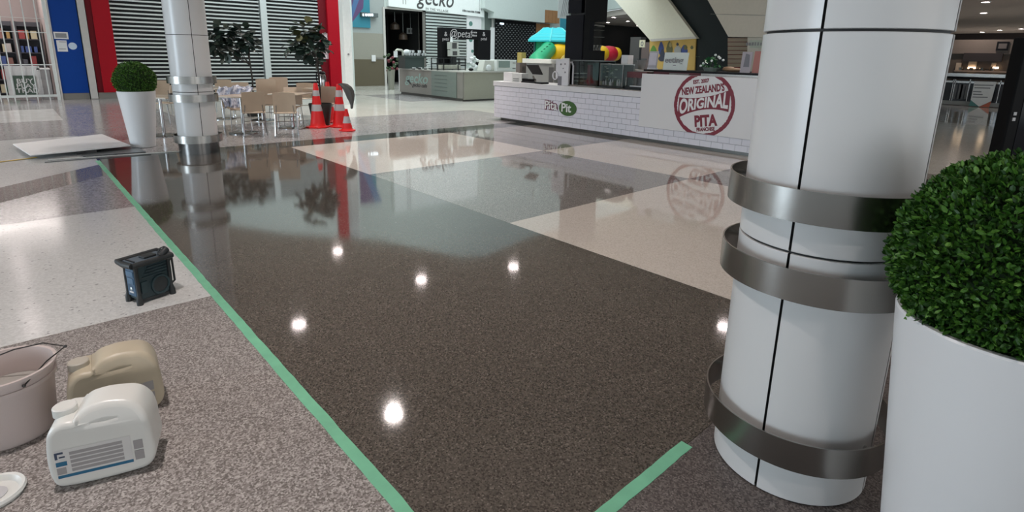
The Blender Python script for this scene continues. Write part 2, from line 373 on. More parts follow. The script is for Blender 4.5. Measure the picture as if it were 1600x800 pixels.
# ------------------------------------------------------------------ planters with clipped box balls
def leafmesh():
    me = bpy.data.meshes.new('leaf')
    v = [(0, 0, 0), (-.0045, .005, .001), (.0045, .005, .001), (0, .006, -.0005), (-.004, .012, .002), (.004, .012, .002), (0, .0165, .0015)]
    me.from_pydata(v, [], [(0, 3, 1), (0, 2, 3), (1, 3, 6, 4), (3, 2, 5, 6)]); return me
lgm = []
for i, c in enumerate(((.034, .105, .012), (.065, .17, .02), (.016, .055, .008), (.12, .26, .045))):
    lgm.append(mat('box_leaf_%s' % ('mid', 'fresh', 'deep', 'tip')[i], c, .45, 0, .25, 30, .35))
def planter(x, y, label, n, near=False):
    t = thing('topiary_planter', label, 'planter', (x, y, 0))
    rt, rb, h = (.262 if near else .27), .175, .92
    pot = G().lathe([(.0, .0), (rb-.01, 0), (rb, .008), (rt, h-.006), (rt-.004, h), (rt-.02, h), (rt-.024, h-.01), (rt-.03, h-.09), (0, h-.09)], n=72).build('pot', potw, t, 35)
    G().cyl(0, 0, h-.1, h-.06, rt-.03, n=32).build('soil', mat('dark_moss', (.03, .035, .015), .9), t)
    R = .292; cz = 1.09; rz = .285
    G().ball((0, 0, cz), R*.9, R*.9, rz*.9, 32, 20).build('ball_core', mat('box_ball_core', (.012, .03, .006), .9, bump=.4), t, 1)
    lm = leafmesh(); lm.materials.append(lgm[1])
    v = []; f = []; mi = []; sing = []
    sc0 = 1.0 if near else 1.35
    for k in range(n):
        zz = random.uniform(-1, 1); a = random.uniform(0, 2*pi); q = math.sqrt(1-zz*zz)
        nrm = Vector((q*cos(a), q*sin(a), zz)); rr = random.uniform(.90, 1.02)
        lump = 1+.02*sin(a*5+zz*7)+.015*sin(a*11-zz*13)
        pos_ = Vector((nrm.x*R*rr*lump, nrm.y*R*rr*lump, cz+nrm.z*rz*rr*lump))
        if pos_.z < h-.02: continue
        if (pos_.z < h+.01) and math.hypot(pos_.x, pos_.y) < rt-.02: pass
        d = (nrm*.8+Vector((random.gauss(0, .6), random.gauss(0, .6), random.gauss(0, .6)+.25))).normalized()
        s_ = d.cross(Vector((random.gauss(0, 1), random.gauss(0, 1), random.gauss(0, 1)))).normalized(); u = s_.cross(d)
        sc = sc0*random.uniform(.8, 1.35)
        if near and len(sing) < 300 and rr > .97 and nrm.dot(Vector((-.93, -.05, .36))) > .45:
            M = Matrix(((s_.x, d.x, u.x, pos_.x), (s_.y, d.y, u.y, pos_.y), (s_.z, d.z, u.z, pos_.z), (0, 0, 0, 1))) @ Matrix.Scale(sc*1.15, 4)
            sing.append(M); continue
        b = len(v)
        for p in lm.vertices: v.append((pos_+s_*p.co.x*sc+d*p.co.y*sc+u*p.co.z*sc)[:])
        for pl in lm.polygons: f.append(tuple(b+i for i in pl.vertices))
        m_ = random.choices((0, 1, 2, 3), (5, 3.0, 3.5, .8 if rr > .97 else .1) if near else (3, 5, 1.2, 3.5 if rr > .96 else 1))[0]
        mi += [m_]*len(lm.polygons)
    me = bpy.data.meshes.new('foliage'); me.from_pydata(v, [], f)
    for m_ in lgm: me.materials.append(m_)
    me.polygons.foreach_set('material_index', mi)
    fo = bpy.data.objects.new('foliage', me); COL.objects.link(fo); fo.parent = t; fo['kind'] = 'stuff'
    lm2 = []
    for m_ in (lgm[0], lgm[1], lgm[2]):
        q = lm.copy(); q.materials.clear(); q.materials.append(m_); lm2.append(q)
    for i, M in enumerate(sing):
        o = bpy.data.objects.new('leaf', lm2[i % 3]); COL.objects.link(o); o.parent = t; o.matrix_basis = M
    return t
planter(1.95, .10, 'tall white tapered planter with clipped box ball at the right edge beside the near column', 30000, True)
planter(1.59, 10.9, 'small-looking far white tapered planter with round box ball in front of the shutter', 7000)

# ------------------------------------------------------------------ service counter with white tiles
pk = thing('food_counter', 'long white kiosk counter faced with small white subway tiles and a round red stamp', 'counter', (9.3, 7, 0))
pk.location = (0, 0, 0)
CX = 9.3; YE, YS = 10.93, 3.0
tilem = mat('white_glazed_tile', (.74, .74, .80), .22, 0, .05, 4, .5)
G().box(CX+.02, YS, .066, CX+.42, 6.5, .875).box(CX+.02, 6.5, .066, CX+.82, YE-.01, .875).build('counter_body', mat('grey_grout', (.22, .22, .25), .7), pk)
G().box(CX+.10, YS, 0, CX+.40, YE-.15, .066).build('kickboard', mat('steel_kick', (.14, .14, .13), .35, .6), pk)
G().slab([(CX-.015, YS, .862), (CX+.44, YS, .862), (CX+.44, 6.62, .862), (CX+.86, 6.62, .862), (CX+.86, YE+.03, .862), (CX-.015, YE+.03, .862)], (0, 0, .113)).build('worktop', mat('white_laminate_top', (.70, .70, .71), .35), pk, bevel=.004)
tb = G().box(CX, 0, 0, CX+.022, .217, .1065).build('tile', tilem, pk, bevel=.002, seg=1)
tm_ = [tilem]
PZ0, PZ1, PY0, PY1 = .30, 1.325, 3.0, 6.44
first = True
for r_ in range(7):
    z = .07+r_*.1125; y = YS-(0 if r_ % 2 else .11)
    while y < YE-.02:
        y0 = max(y, YS); y1 = min(y+.217, YE)
        hidden = (z > PZ0+.01 and y1 < PY1-.01)
        if not hidden and y1-y0 > .03:
            if first: tb.location = (0, y0, z); tb.scale = (1, (y1-y0)/.217, 1); first = False
            else:
                c = inst(tb, 'tile', Matrix.Translation((random.uniform(-.0012, .0012), y0, z)) @ Matrix.Diagonal((1, (y1-y0)/.217, 1, 1)), pk)
        y += .222
# the stamp panel
pn = G().box(CX-.045, PY0, PZ0, CX+.0, PY1, PZ1).build('sign_panel', mat('white_sign_board', (.72, .72, .72), .4, 0, .02, 2), pk)
pn['label'] = 'flat white board with a round dark red stamp print'
stm = mat('dark_red_print', (.20, .012, .03), .5); whp = mat('white_print', (.78, .76, .76), .5)
cy, cz, RX, RZ = 5.09, .825, .592, .585
sx = CX-.0455
def ringseg(rx0, rz0, rx1, rz1, name, m, rag=0):
    g = G(); n = 120
    v = []; f = []
    for i in range(n):
        a = 2*pi*i/n; j0 = random.uniform(-rag, rag); j1 = random.uniform(-rag, rag)*.6
        for (rx, rz, j) in ((rx0, rz0, j0), (rx1, rz1, j1)): v.append((sx-.0015, cy+(rx+j)*cos(a), min(max(cz+(rz+j)*sin(a), PZ0+.002), PZ1-.002)))
    for i in range(n):
        k = (i+1) % n
        q = (2*i, 2*k, 2*k+1, 2*i+1)
        if all(v[a][2] <= PZ0+.003 for a in q) or all(v[a][2] >= PZ1-.003 for a in q): continue
        f.append(q)
    g.add(v, f); return g.build(name, m, pn)
ringseg(RX-.068, RZ-.068, RX, RZ, 'stamp_ring', stm, .006)
up_ = Vector((0, 0, 1)); tilt = .155
XT = Vector((0, -cos(tilt), sin(tilt))); UT = Vector((0, sin(tilt), cos(tilt)))
def tx(body, size, y, z, **k): return text('lettering', body, size, (sx, y, z), XT, UT, k.pop('m', stm), pn, ext=.0015, **k)
# banner and its word
def banner(a, b):     # a in -1..1 across, b 0..1 up: a flag that flares to both ends
    y = cy+.005-a*.49; ctr_lo = .728+(a*a)*(-.10)+a*.095; 
    top = .958+a*.098+.065*a*a; lo = .735+a*.10-.10*a*a
    return (y, lo+(top-lo)*b)
v = []; n = 24
for i in range(n+1):
    a = -1+2*i/n; y0, z0 = banner(a, 0); y1, z1 = banner(a, 1); v += [(sx-.0018, y0, z0), (sx-.0018, y1, z1)]
bn = G().add(v, [(2*i, 2*i+1, 2*i+3, 2*i+2) for i in range(n)]).build('banner_print', stm, pn)
def wp(a, b):
    A = a/.395; q = banner(A*.90, .07+.86*((b+.125)/.250)); return (-(q[0]-cy), q[1]-cz)
text('lettering', 'ORIGINAL', .325, (sx-.0025, cy, cz), (0, -1, 0), (0, 0, 1), whp, pn, sx=.56, warp=lambda a, b: wp(a, b), bold=.011)
tx('PITA', .27, 5.02, .535, bold=.013, sx=.78)
tx('FRANCHISE', .09, 5.0, .39, bold=.004, sx=.76)
tx("NEW ZEALAND'S", .175, 5.135, 1.085, bold=.007, sx=.61)
tx('EST. 2007', .09, 5.18, 1.23, bold=.004, sx=.84)
# the small name on the tiles
gs = bpy.data.objects.new('shop_name', None); COL.objects.link(gs); gs.parent = pk; gs['label'] = 'small name in maroon letters and a green oval'
z_ = .485; G().lathe([(0, 0), (.262, 0), (.262, .012), (0, .012)], n=40, sy=.64, M=Matrix(((0, 0, -1, CX-.001), (-1, 0, 0, 8.38), (0, 1, 0, .485), (0, 0, 0, 1)))).build('oval', mat('leaf_green_print', (.05, .13, .03), .5), gs)
lm_ = mat('letter_pale', (.8, .82, .8), .5); ed = mat('letter_maroon', (.16, .02, .06), .5)
text('lettering', 'Pita', .27, (CX-.006, 8.90, .51), *XF, ed, gs, ext=.003, bold=.022, sx=.98)
text('lettering', 'Pita', .27, (CX-.014, 8.90, .51), *XF, lm_, gs, ext=.002, bold=.004, sx=.98)
text('lettering', 'Pit', .27, (CX-.020, 8.42, .49), *XF, lm_, gs, ext=.002, bold=.006, sx=1.05)

# ================================================================== the shops on the far left
YN = 22.0
def part(g, name, m, par, **k): return g.build(name, m, par, **k)
pl = thing('shopfront_pilaster', 'flat bright blue pilaster with two white notices between grille and red frame', 'pilaster')
part(G().box(1.30, YN, .2, 1.965, YN+.3, 7.4), 'panel', blue, pl)
part(G().box(1.26, YN-.03, 0, 1.30, YN+.3, 7.4), 'edge_strip', stripw, pl)
part(G().box(1.30, YN+.01, 0, 1.965, YN+.3, .2), 'skirting', greyp, pl)
def onwall(l, r, t, b, name, m, par, y=YN, th=.012): return part(ypan(G(), l, r, t, b, y, th), name, m, par)
paper = mat('paper_white', (.72, .72, .72), .6); ink = mat('dark_ink', (.06, .06, .06), .6); inkg = mat('grey_ink', (.25, .25, .26), .6)
n1 = thing('notice', 'wide white framed notice high on the blue pilaster', 'notice', group='notices on the blue pilaster')
onwall(84, 106.5, 50, 61, 'sheet', paper, n1); onwall(86.5, 104, 52, 59, 'print', inkg, n1, YN-.013, .003)
n2 = thing('notice', 'small upright white notice below the wide one on the blue pilaster', 'notice', group='notices on the blue pilaster')
onwall(89, 105, 63, 80.5, 'sheet', paper, n2)
onwall(92, 103, 76, 77, 'print', inkg, n2, YN-.013, .003); onwall(92, 103, 65, 66, 'print', inkg, n2, YN-.013, .003)
c_ = P(113.5, 72, y=YN)
n3 = G().lathe([(0, 0), (.105, 0), (.105, .01), (0, .01)], n=28, M=Matrix(((1, 0, 0, c_.x), (0, 0, -1, YN-.001), (0, 1, 0, c_.z), (0, 0, 0, 1)))).build('round_sticker', mat('sticker_blue_white', (.55, .66, .78), .5), None, 1)
tag(n3, 'round pale sticker beside the notices on the blue pilaster', 'sticker')
p2 = thing('shopfront_post', 'plain grey white post between the blue pilaster and the red frame', 'post')
part(G().box(1.99, YN-.06, 0, 2.17, YN+.3, 7.4), 'shaft', stripw, p2); part(G().box(1.985, YN-.065, 0, 2.175, YN-.055, .02), 'foot_trim', greyp, p2)
rf = thing('red_shopfront', 'red painted frame left of the slatted shutter behind the far planter', 'shopfront')
part(G().box(2.19, YN-.02, .2, 2.34, YN+.3, 7.4), 'reveal', maroon, rf); part(G().box(2.34, YN-.05, .2, 2.80, YN+.3, 7.4), 'panel', red, rf)
part(G().box(2.19, YN-.03, 0, 2.80, YN+.3, .2), 'skirting', greyp, rf)
rf = thing('red_shopfront', 'red painted frame right of the shutter, behind the traffic cones', 'shopfront')
part(G().box(9.60, YN+.05, 0, 9.92, YN+.3, 5.9), 'reveal', maroon, rf); part(G().box(9.92, YN-.06, 0, 10.53, YN+.3, 7.4), 'panel', red, rf)
x_ = P(508, 70, y=YN+.03)
ls = part(ypan(G(), 504.5, 512.5, 52, 92, YN+.05, .02), 'vertical_sign', mat('pale_vertical_sign', (.40, .30, .32), .5), rf)
for k in range(5): part(ypan(G(), 506, 511, 54+k*8, 59.5+k*8, YN+.03, .006), 'sign_mark', mat('sign_light', (.62, .55, .55), .5), ls)
rl = G().box(2.80, YN-.05, 6.3, 9.92, YN+.3, 7.4).build('lintel', red, rf)
# roller shutters of aluminium slats, see-through gaps
for (x0, x1, lb) in ((2.81, 7.36, 'wide left shutter of pale horizontal slats behind column and tree'), (7.62, 9.60, 'narrow right shutter of pale horizontal slats behind the second tree')):
    sh = thing('roller_shutter', lb, 'shutter')
    part(G().box(x0, YN+.22, 0, x1, YN+.25, 4.2), 'backing', dark, sh)
    part(G().box(x0, YN+.06, 0, x1, YN+.11, .12), 'bottom_rail', alu, sh)
    sl = None
    for k in range(31):
        z = .19+k*.13
        if sl is None: sl = part(G().box(x0, YN+.07, 0, x1, YN+.10, .050), 'slat', alu, sh); sl.location = (0, 0, z)
        else: inst(sl, 'slat', Matrix.Translation((0, 0, z)), sh)
    for x in (x0+.02, x1-.05): part(G().box(x, YN+.11, 0, x+.03, YN+.14, 4.2), 'guide_rail', blackm, sh)
m_ = thing('shutter_mullion', 'pale upright post between the two slatted shutters', 'post')
part(G().box(7.38, YN-.02, 0, 7.60, YN+.2, 4.15), 'shaft', alu, m_); part(G().box(7.37, YN-.03, 3.5, 7.61, YN+.2, 3.53), 'joint_trim', stripw, m_)

area('game_shop_light', (-.3, 23.3, 4.0), 2.2, 90, (1.0, .90, .86), (0, 0, 0), 1.5)
# game shop behind a folding grille
gr = thing('folding_grille', 'silver folding security grille across the game shop at far left', 'grille')
gx0 = -2.2
b_ = part(G().box(-.014, YN-.02, 0, .014, YN+.02, 4.15), 'grille_bar', alu, gr); xs_ = [P(px_, 82, y=YN).x for px_ in (10, 29, 46.5, 66, 79)]
xs_ += [xs_[0]-.155*k for k in range(1, 14)]
for i, x in enumerate(xs_):
    if i == 0: b_.location = (x, 0, 0)
    else: inst(b_, 'grille_bar', Matrix.Translation((x, 0, 0)), gr)
part(G().box(1.16, YN-.03, 0, 1.245, YN+.04, 4.15), 'end_post', alu, gr)
for (z0, z1) in ((P(40, 50, y=YN).z, .022), (P(40, 101, y=YN).z, .03), (P(40, 28, y=YN).z, .012), (.14, .07)): part(G().box(gx0, YN-.012, z0-z1/2, 1.2, YN+.012, z0+z1/2), 'grille_rail', alu, gr)
struct(G().box(-3, 25.4, 0, 1.26, 25.6, 4.15).box(-3.2, YN+.3, 0, -3, 25.6, 4.15).box(1.2, YN+.6, 0, 1.26, 25.6, 4.15).box(-3.2, YN+.3, 4.15, 1.3, 25.6, 4.2).build('wall_shop_interior', mat('shop_interior_wall', (.30, .25, .24), .7)))
shl = mat('shelf_dark', (.05, .05, .06), .5); casec = [(.30,.05,.05), (.06,.10,.28), (.45,.42,.40), (.05,.20,.12), (.35,.22,.08), (.10,.10,.12), (.25,.12,.10), (.50,.45,.30)]
for ui, (x0, x1, lb) in enumerate(((-1.35, -.35, 'left dark shelf unit of game cases behind the grille'), (-.25, .45, 'middle dark shelf unit of game cases behind the grille'), (.52, 1.14, 'right dark shelf unit beside the blue pilaster, behind the grille'))):
    u = thing('shelf_unit', lb, 'shelf')
    part(G().box(x0, 24.4, 0, x1, 24.44, 2.35), 'back_board', shl, u)
    for x in (x0, x1-.03): part(G().box(x, 24.0, 0, x+.03, 24.4, 2.35), 'side_board', shl, u)
    for j in range(6): part(G().box(x0+.03, 24.0, .1+j*.42, x1-.03, 24.4, .13+j*.42), 'shelf_board', shl, u)
    for j in range(5):
        x = x0+.05; ci = -1
        while x < x1-.16:
            ci += 1
            wd = random.uniform(.05, .16); hh = random.uniform(.18, .31)
            c = random.choice(casec)
            o = G().box(x, 24.03, .132+j*.42, x+wd, 24.3, .132+j*.42+hh).build('game_case', mat('case_%d' % casec.index(c), c, .4), None)
            tag(o, '%s game case, %s in the %s row of the %s unit behind grille' % (('red','blue','white','green','orange','black','brown','yellow')[casec.index(c)], ORD[min(ci, 10)], ('bottom', 'second', 'third', 'fourth', 'top')[j], ('left','middle','right')[ui]), 'game case', 'game cases behind the grille')
            x += wd+random.uniform(.01, .08)
ps = thing('poster_stand', 'white framed green BUY PLAY TRADE board standing behind the grille', 'sign')
y_ = YN+.35
part(ypan(G(), 10, 65, 103, 149, y_+.06, .03), 'frame', paper, ps)
part(ypan(G(), 22, 57, 118, 148, y_, .02), 'board', mat('poster_green', (.075, .12, .09), .5), ps)
for i, t_ in enumerate(('BUY', 'PLAY', 'TRADE')):
    p = P(25.5, 127+i*7.6, y=y_-.025)
    text('lettering', t_, .185, (p.x, y_-.025, p.z), *YF, paper, ps, align='LEFT', bold=.003, sx=1.1)
tbl = thing('display_box', 'grey white display counter behind the grille beside the poster', 'display')
part(G().box(.82, YN+.4, 0, 1.1, YN+.9, .9), 'body', mat('display_grey', (.35, .34, .34), .5), tbl); part(G().box(.80, YN+.38, .9, 1.12, YN+.92, .94), 'top', paper, tbl)

# white square pillar right of the umbrella
o = thing('square_pillar', 'slim white square pillar behind the folded umbrella', 'pillar')
pa, pb = P(538.5, 90, y=16.6).x, P(550.5, 90, y=16.6).x
part(G().box(pa, 16.6, 0, pb, 16.6+(pb-pa), 7.5), 'shaft', white, o); part(G().cyl(0, 0, 0, .02, .03, M=Matrix(((1,0,0,(pa+pb)/2), (0,0,-1,16.6), (0,1,0,1.55), (0,0,0,1)))), 'fixing', inkg, o)

# ================================================================== cafe front at the back
YG = 25.5
teal = mat('teal_print', (.03, .22, .30), .5); purp = mat('purple_print', (.11, .06, .16), .5); bl2 = mat('blue_print', (.07, .16, .33), .5)
mu = thing('wall_banner', 'teal and purple printed banner high on the wall right of the white pillar', 'banner')
a_ = P(546, 42, y=YG-.08); b_ = P(579, 43, y=YG-.08); zt = a_.z+3.2
part(G().box(a_.x, YG-.08, a_.z, b_.x, YG-.01, zt), 'panel', teal, mu)
part(G().slab([(a_.x, YG-.082, a_.z+.05), (a_.x, YG-.082, zt), (a_.x+1.0, YG-.082, zt), (a_.x+.75, YG-.082, a_.z+.9)], (0, -.003, 0)), 'shape_print', purp, mu)
part(G().slab([(a_.x, YG-.086, a_.z+.02), (a_.x, YG-.086, a_.z+.5), (a_.x+1.0, YG-.086, zt), (a_.x+1.4, YG-.086, zt)], (0, -.003, 0)), 'shape_print', bl2, mu)
bs = thing('blade_sign', 'small dark sign with lit white letters below the cafe fascia', 'sign')
part(ypan(G(), 565, 591, 20, 26.5, YG, .25), 'sign_box', mat('sign_box_grey', (.10, .12, .12), .4), bs)
gl = mat('lit_letter', (.75, .9, 1), .5, emit=2.2, var=0)
for l, r in ((567, 568.6), (571, 573.6), (575, 577), (577.6, 580), (580.6, 583)): part(ypan(G(), l, r, 21.5, 25, YG-.26, .01), 'lit_mark', gl, bs)
sw = thing('wall_switch', 'small white box on the brown wall left of the cafe opening', 'switch box')
part(ypan(G(), 581, 587, 86, 96, YG-.0, .06), 'cover', paper, sw); part(ypan(G(), 589, 599, 90, 92.5, YG, .03), 'label_plate', greyp, sw)
# opening frame
jf = thing('door_frame', 'grey frame round the dark cafe opening', 'frame')
part(G().box(xo0-.12, YG-.05, 0, xo0, YG+.35, zo), 'jamb', stripw, jf); part(G().box(xo1, YG-.05, 0, xo1+.16, YG+.35, zo+.1), 'jamb', mat('brown_grey_jamb', (.16, .15, .135), .5), jf)
part(G().box(xo0-.12, YG-.05, zo, xo1+.16, YG+.35, zo+.08), 'head', stripw, jf)
# shop fascia
fa = thing('shop_fascia', 'white box fascia with black handwritten gecko lettering over the cafe', 'fascia')
fl_, fr_ = P(607, 8, y=YG-.2), P(756.5, 12, y=YG-.2)
zl, zr = P(632, 13, y=YG-.2).z, P(755, 27, y=YG-.2).z
part(G().slab([(fl_.x, YG-.2, zl+.04), (fr_.x, YG-.2, zr), (fr_.x, YG-.2, zr+3), (fl_.x, YG-.2, zr+3)], (0, .2, 0)), 'fascia_box', white, fa)
for px_ in (630, 634, 749, 752): q = P(px_, 5, y=YG-.21); part(G().box(q.x-.012, YG-.215, zl+.2, q.x+.012, YG-.2, zr+3), 'edge_line', inkg, fa)
ed_ = Vector((fr_.x-fl_.x, 0, zr-zl-.04)).normalized()
q = P(681, 0, y=YG-.21); text('lettering', 'gecko', 1.12, (q.x, YG-.205, q.z+.06), ed_, (-ed_.z, 0, ed_.x), ink, fa, sx=.85, shear=.25, bold=.008)
q = P(683, 12, y=YG-.21); text('lettering', 'IN THE VILLAGE', .17, (q.x, YG-.205, q.z-.12), ed_, (-ed_.z, 0, ed_.x), ink, fa, sx=1.05, sp=1.15)
q = P(737, 18, y=YG-.21); strokes((q.x, YG-.205, q.z), ed_, (-ed_.z, 0, ed_.x), 1.25, .12, ink, fa, 13)
# slatted shutter beside the opening
s0, s1 = P(664.5, 60, y=YG).x, P(728, 60, y=YG).x
sh = thing('roller_shutter', 'pale slatted shutter at the back behind the black flower stall arch', 'shutter')
part(G().box(s0, YG-.03, 0, s1, YG-.01, zr+.3), 'backing', dark, sh)
sl = None; z = .9
while z < zr+.3:
    if sl is None: sl = part(G().box(s0, YG-.075, 0, s1, YG-.045, .095), 'slat', alu, sh); sl.location = (0, 0, z)
    else: inst(sl, 'slat', Matrix.Translation((0, 0, z)), sh)
    z += .158
wb = thing('wall_board', 'white upright board with round green pictures beside the slatted shutter', 'board')
part(ypan(G(), 729.5, 752, 24, 98, YG-.02, .06), 'board', paper, wb)
for i, (x, y, r, m) in enumerate(((735.5, 37, .13, 'a'), (735.5, 62, .13, 'b'), (738, 80, .09, 'a'))):
    c_ = P(x, y, y=YG-.08)
    part(G().lathe([(0, 0), (r, 0), (r, .006), (0, .006)], n=20, M=Matrix(((1,0,0,c_.x), (0,0,-1,YG-.082), (0,1,0,c_.z), (0,0,0,1)))), 'round_picture', mat('picture_green', (.10, .22, .19), .5), wb)
# bulkhead steps, wood cladding, honeycomb shutter
r0, r1 = P(758, 50, y=YG).x, P(771, 50, y=YG).x
rc = thing('side_recess', 'dark green recess with a grey frame right of the cafe fascia', 'recess')
part(ypan(G(), 757.5, 768, 18, 60, YG, .02), 'recess_face', mat('recess_green', (.10, .13, .115), .6), rc); part(ypan(G(), 768.3, 771.5, 22, 44, YG, .03), 'frame_edge', stripw, rc)
wp_ = thing('shopfront_post', 'white post left of the black honeycomb shutter', 'post')
part(ypan(G(), 767, 773, 43, 110, YG-.02, .08), 'shaft', paper, wp_)
hc = thing('honeycomb_shutter', 'black shutter with a fine honeycomb of pale cells above the white machines', 'shutter')
h0, h1 = P(773, 60, y=YG-.1), P(837, 60, y=YG-.1); zt = P(800, 30, y=YG-.1).z
part(G().box(h0.x, YG-.12, .6, h1.x, YG-.08, zt+.4), 'panel', black, hc)
g = G(); k = 0; z = .9
while z < zt-.25:
    x = h0.x+.1+(k % 2)*.135
    while x < h1.x-.12: g.slab([(x-.075, YG-.122, z), (x, YG-.122, z-.04), (x+.075, YG-.122, z), (x, YG-.122, z+.04)], (0, -.006, 0)); x += .27
    z += .115; k += 1
tag(part(g, 'cells', mat('cell_grey', (.16, .17, .17), .5), hc), kind='stuff')
q = P(784, 37, y=YG-.13); part(G().box(q.x-.14, YG-.16, q.z-.04, q.x+.14, YG-.125, q.z+.04), 'small_light', gl, hc)
bk = thing('bulkhead', 'white bulkhead stepping down over the honeycomb shutter', 'bulkhead')
yb = YG-.6
A = [P(757.5, 10, y=yb), P(757.5, 22, y=yb), P(772, 28, y=yb), P(851, 35.5, y=yb), P(852, 13, y=yb)]
zz = A[3].z
part(G().slab([(A[0].x, yb, A[0].z+2.5), (A[0].x, yb, P(760, 13, y=yb).z), (A[2].x, yb, P(771, 19, y=yb).z), (A[2].x, yb, P(773, 28, y=yb).z), (A[3].x, yb, zz), (A[3].x, yb, A[0].z+2.5)], (0, .55, 0)), 'soffit_box', pale, bk)
part(G().box(A[3].x, yb, zz+.75, 29.4, yb+.5, zz+4), 'upper_face', pale, bk)
wd = thing('timber_panel', 'orange brown timber panel above the playhouse roof', 'panel')
wood = mat('warm_timber', (.33, .165, .07), .45, 0, .12, 5)
for k in range(4):
    l = P(852+k*5.5, 25, y=yb).x; r = P(852+(k+1)*5.5-.3, 25, y=yb).x; part(G().box(l, yb-.02, zz+.02, r, yb+.3, zz+.76), 'timber_board', wood, wd)
wd = thing('timber_panel', 'lower timber strip between honeycomb shutter and playhouse roof', 'panel')
for k in range(3): part(ypan(G(), 838+k*7, 844.7+k*7, 37, 68, YG-.1, .06), 'timber_board', wood, wd)

# ================================================================== flower and coffee kiosk
kx = 11.95; ky0, ky1 = 15.75, 20.0
kk = thing('coffee_kiosk', 'low grey green kiosk counter with green panel and faint lettering', 'kiosk')
kg = mat('kiosk_grey', (.235, .225, .20), .45); kp = mat('kiosk_green_panel', (.17, .205, .18), .4); ks = mat('kiosk_side', (.33, .335, .27), .45)
part(G().box(kx, ky0, .10, kx+.05, ky1, 1.0), 'front_panel', kg, kk)
part(G().box(kx+.05, ky0, .06, 16.5, ky0+.05, 1.0), 'side_panel', ks, kk)
part(G().box(kx+.04, ky0+.06, 0, 16.4, ky1-.03, .09), 'plinth', mat('plinth_dark', (.09, .09, .08), .5), kk)
part(G().box(kx-.03, ky0-.03, 1.0, 16.5, ky1+.02, 1.035), 'worktop', mat('kiosk_top', (.40, .40, .36), .35), kk)
part(G().box(kx+.05, ky0+.05, .09, 16.4, ky1-.05, .9), 'carcass', dark, kk)
part(G().box(kx, ky1, .10, kx+.8, ky1+.05, 1.0), 'end_panel', paper, kk)
part(xbox(G(), 674, 713, 112, 151, kx-.03, .03), 'green_panel', kp, kk)
for k in range(5): q = P(692, 118+k*6, x=kx-.035); part(G().box(kx-.036, ky0+.9, q.z-.008, kx-.03, ky0+1.7, q.z+.008), 'panel_line', mat('panel_line_green', (.10, .13, .115), .5), kk)
q = P(650, 123, x=kx-.01); lt = mat('faint_green_letter', (.27, .38, .34), .5)
text('lettering', 'gecko', .52, (kx-.002, q.y, q.z), *XF, lt, kk, sx=1.3, shear=.2, bold=.01)
q = P(655, 133.5, x=kx-.01); text('lettering', 'gecko cafe', .20, (kx-.002, q.y, q.z), *XF, ink, kk, sx=1.2, shear=.3, bold=.004)
q = P(639, 128, x=kx-.01); part(G().slab([(kx-.006, q.y+.2, q.z+.05), (kx-.006, q.y-.02, q.z+.1), (kx-.006, q.y-.2, q.z-.14)], (.005, 0, 0)), 'mark', ink, kk)
KT = 1.037
# flower stall arch
ar = thing('stall_arch', 'black arch with flower stall lettering standing on the kiosk', 'arch')
ax = 14.2
pet = black
La, Lb, Ra, Rb = P(690, 70, y=18.6), P(703.5, 70, y=18.6), P(747, 70, y=18.6), P(766.5, 70, y=18.6); zt_ = P(730, 45, y=18.6).z; zb_ = P(725, 61, y=18.6).z
yA = 18.6
part(G().box(La.x, yA, KT, Lb.x, yA+.3, zt_), 'arch_post', pet, ar); part(G().box(Ra.x, yA, KT, Rb.x, yA+.3, zt_), 'arch_post', pet, ar)
part(G().box(Lb.x, yA+.01, zb_, Ra.x, yA+.29, zt_), 'header', pet, ar)
lw = mat('letter_grey_white', (.50, .48, .48), .5)
q = P(720, 53, y=yA); text('lettering', '@petal', .42, (q.x, yA-.003, q.z), *YF, lw, ar, sx=.92, shear=.15)
q = P(740.5, 53.5, y=yA); strokes((q.x, yA-.004, q.z+.07), *YF, .34, .06, lw, ar, 6); strokes((q.x, yA-.004, q.z-.05), *YF, .30, .07, lw, ar, 5)
for px_ in (696.5, 756):
    q = P(px_, 55, y=yA); text('lettering', '&', .24, (q.x, yA-.003, q.z+.04), *YF, lw, ar)
    text('lettering', 'petal', .17, (q.x, yA-.003, q.z-.15), *YF, lw, ar)

def small(name, label, cat, fn, group=None):
    t = thing(name, label, cat, group=group); fn(t); return t
def kb(l, r, t, b, y, th):      # box on the kiosk top from its front face pixels
    return ybox(G(), l, r, t, b, y, th)
grn = mat('slate_green_metal', (.055, .075, .07), .35, .3)
def f(t):
    q0, q1 = P(633, 100, y=19.2), P(667, 100, y=19.2)
    part(G().box(q0.x, 19.2, KT, q1.x-.12, 19.7, KT+.50), 'body', grn, t); part(G().slab([(q0.x-.03, 19.17, KT+.50), (q1.x, 19.17, KT+.50), (q1.x-.05, 19.17, KT+.42), (q0.x, 19.17, KT+.42)], (0, .55, 0)), 'top_tray', grn, t); part(G().box(q0.x+.15, 19.19, KT+.44, q0.x+.4, 19.2, KT+.47), 'badge', alu, t)
small('coffee_machine', 'dark slate green coffee machine under stacked white cups on the kiosk', 'coffee machine', f)
cupm = mat('cup_white', (.72, .76, .75), .35)
cp = None
q0 = P(636, 84, y=19.3)
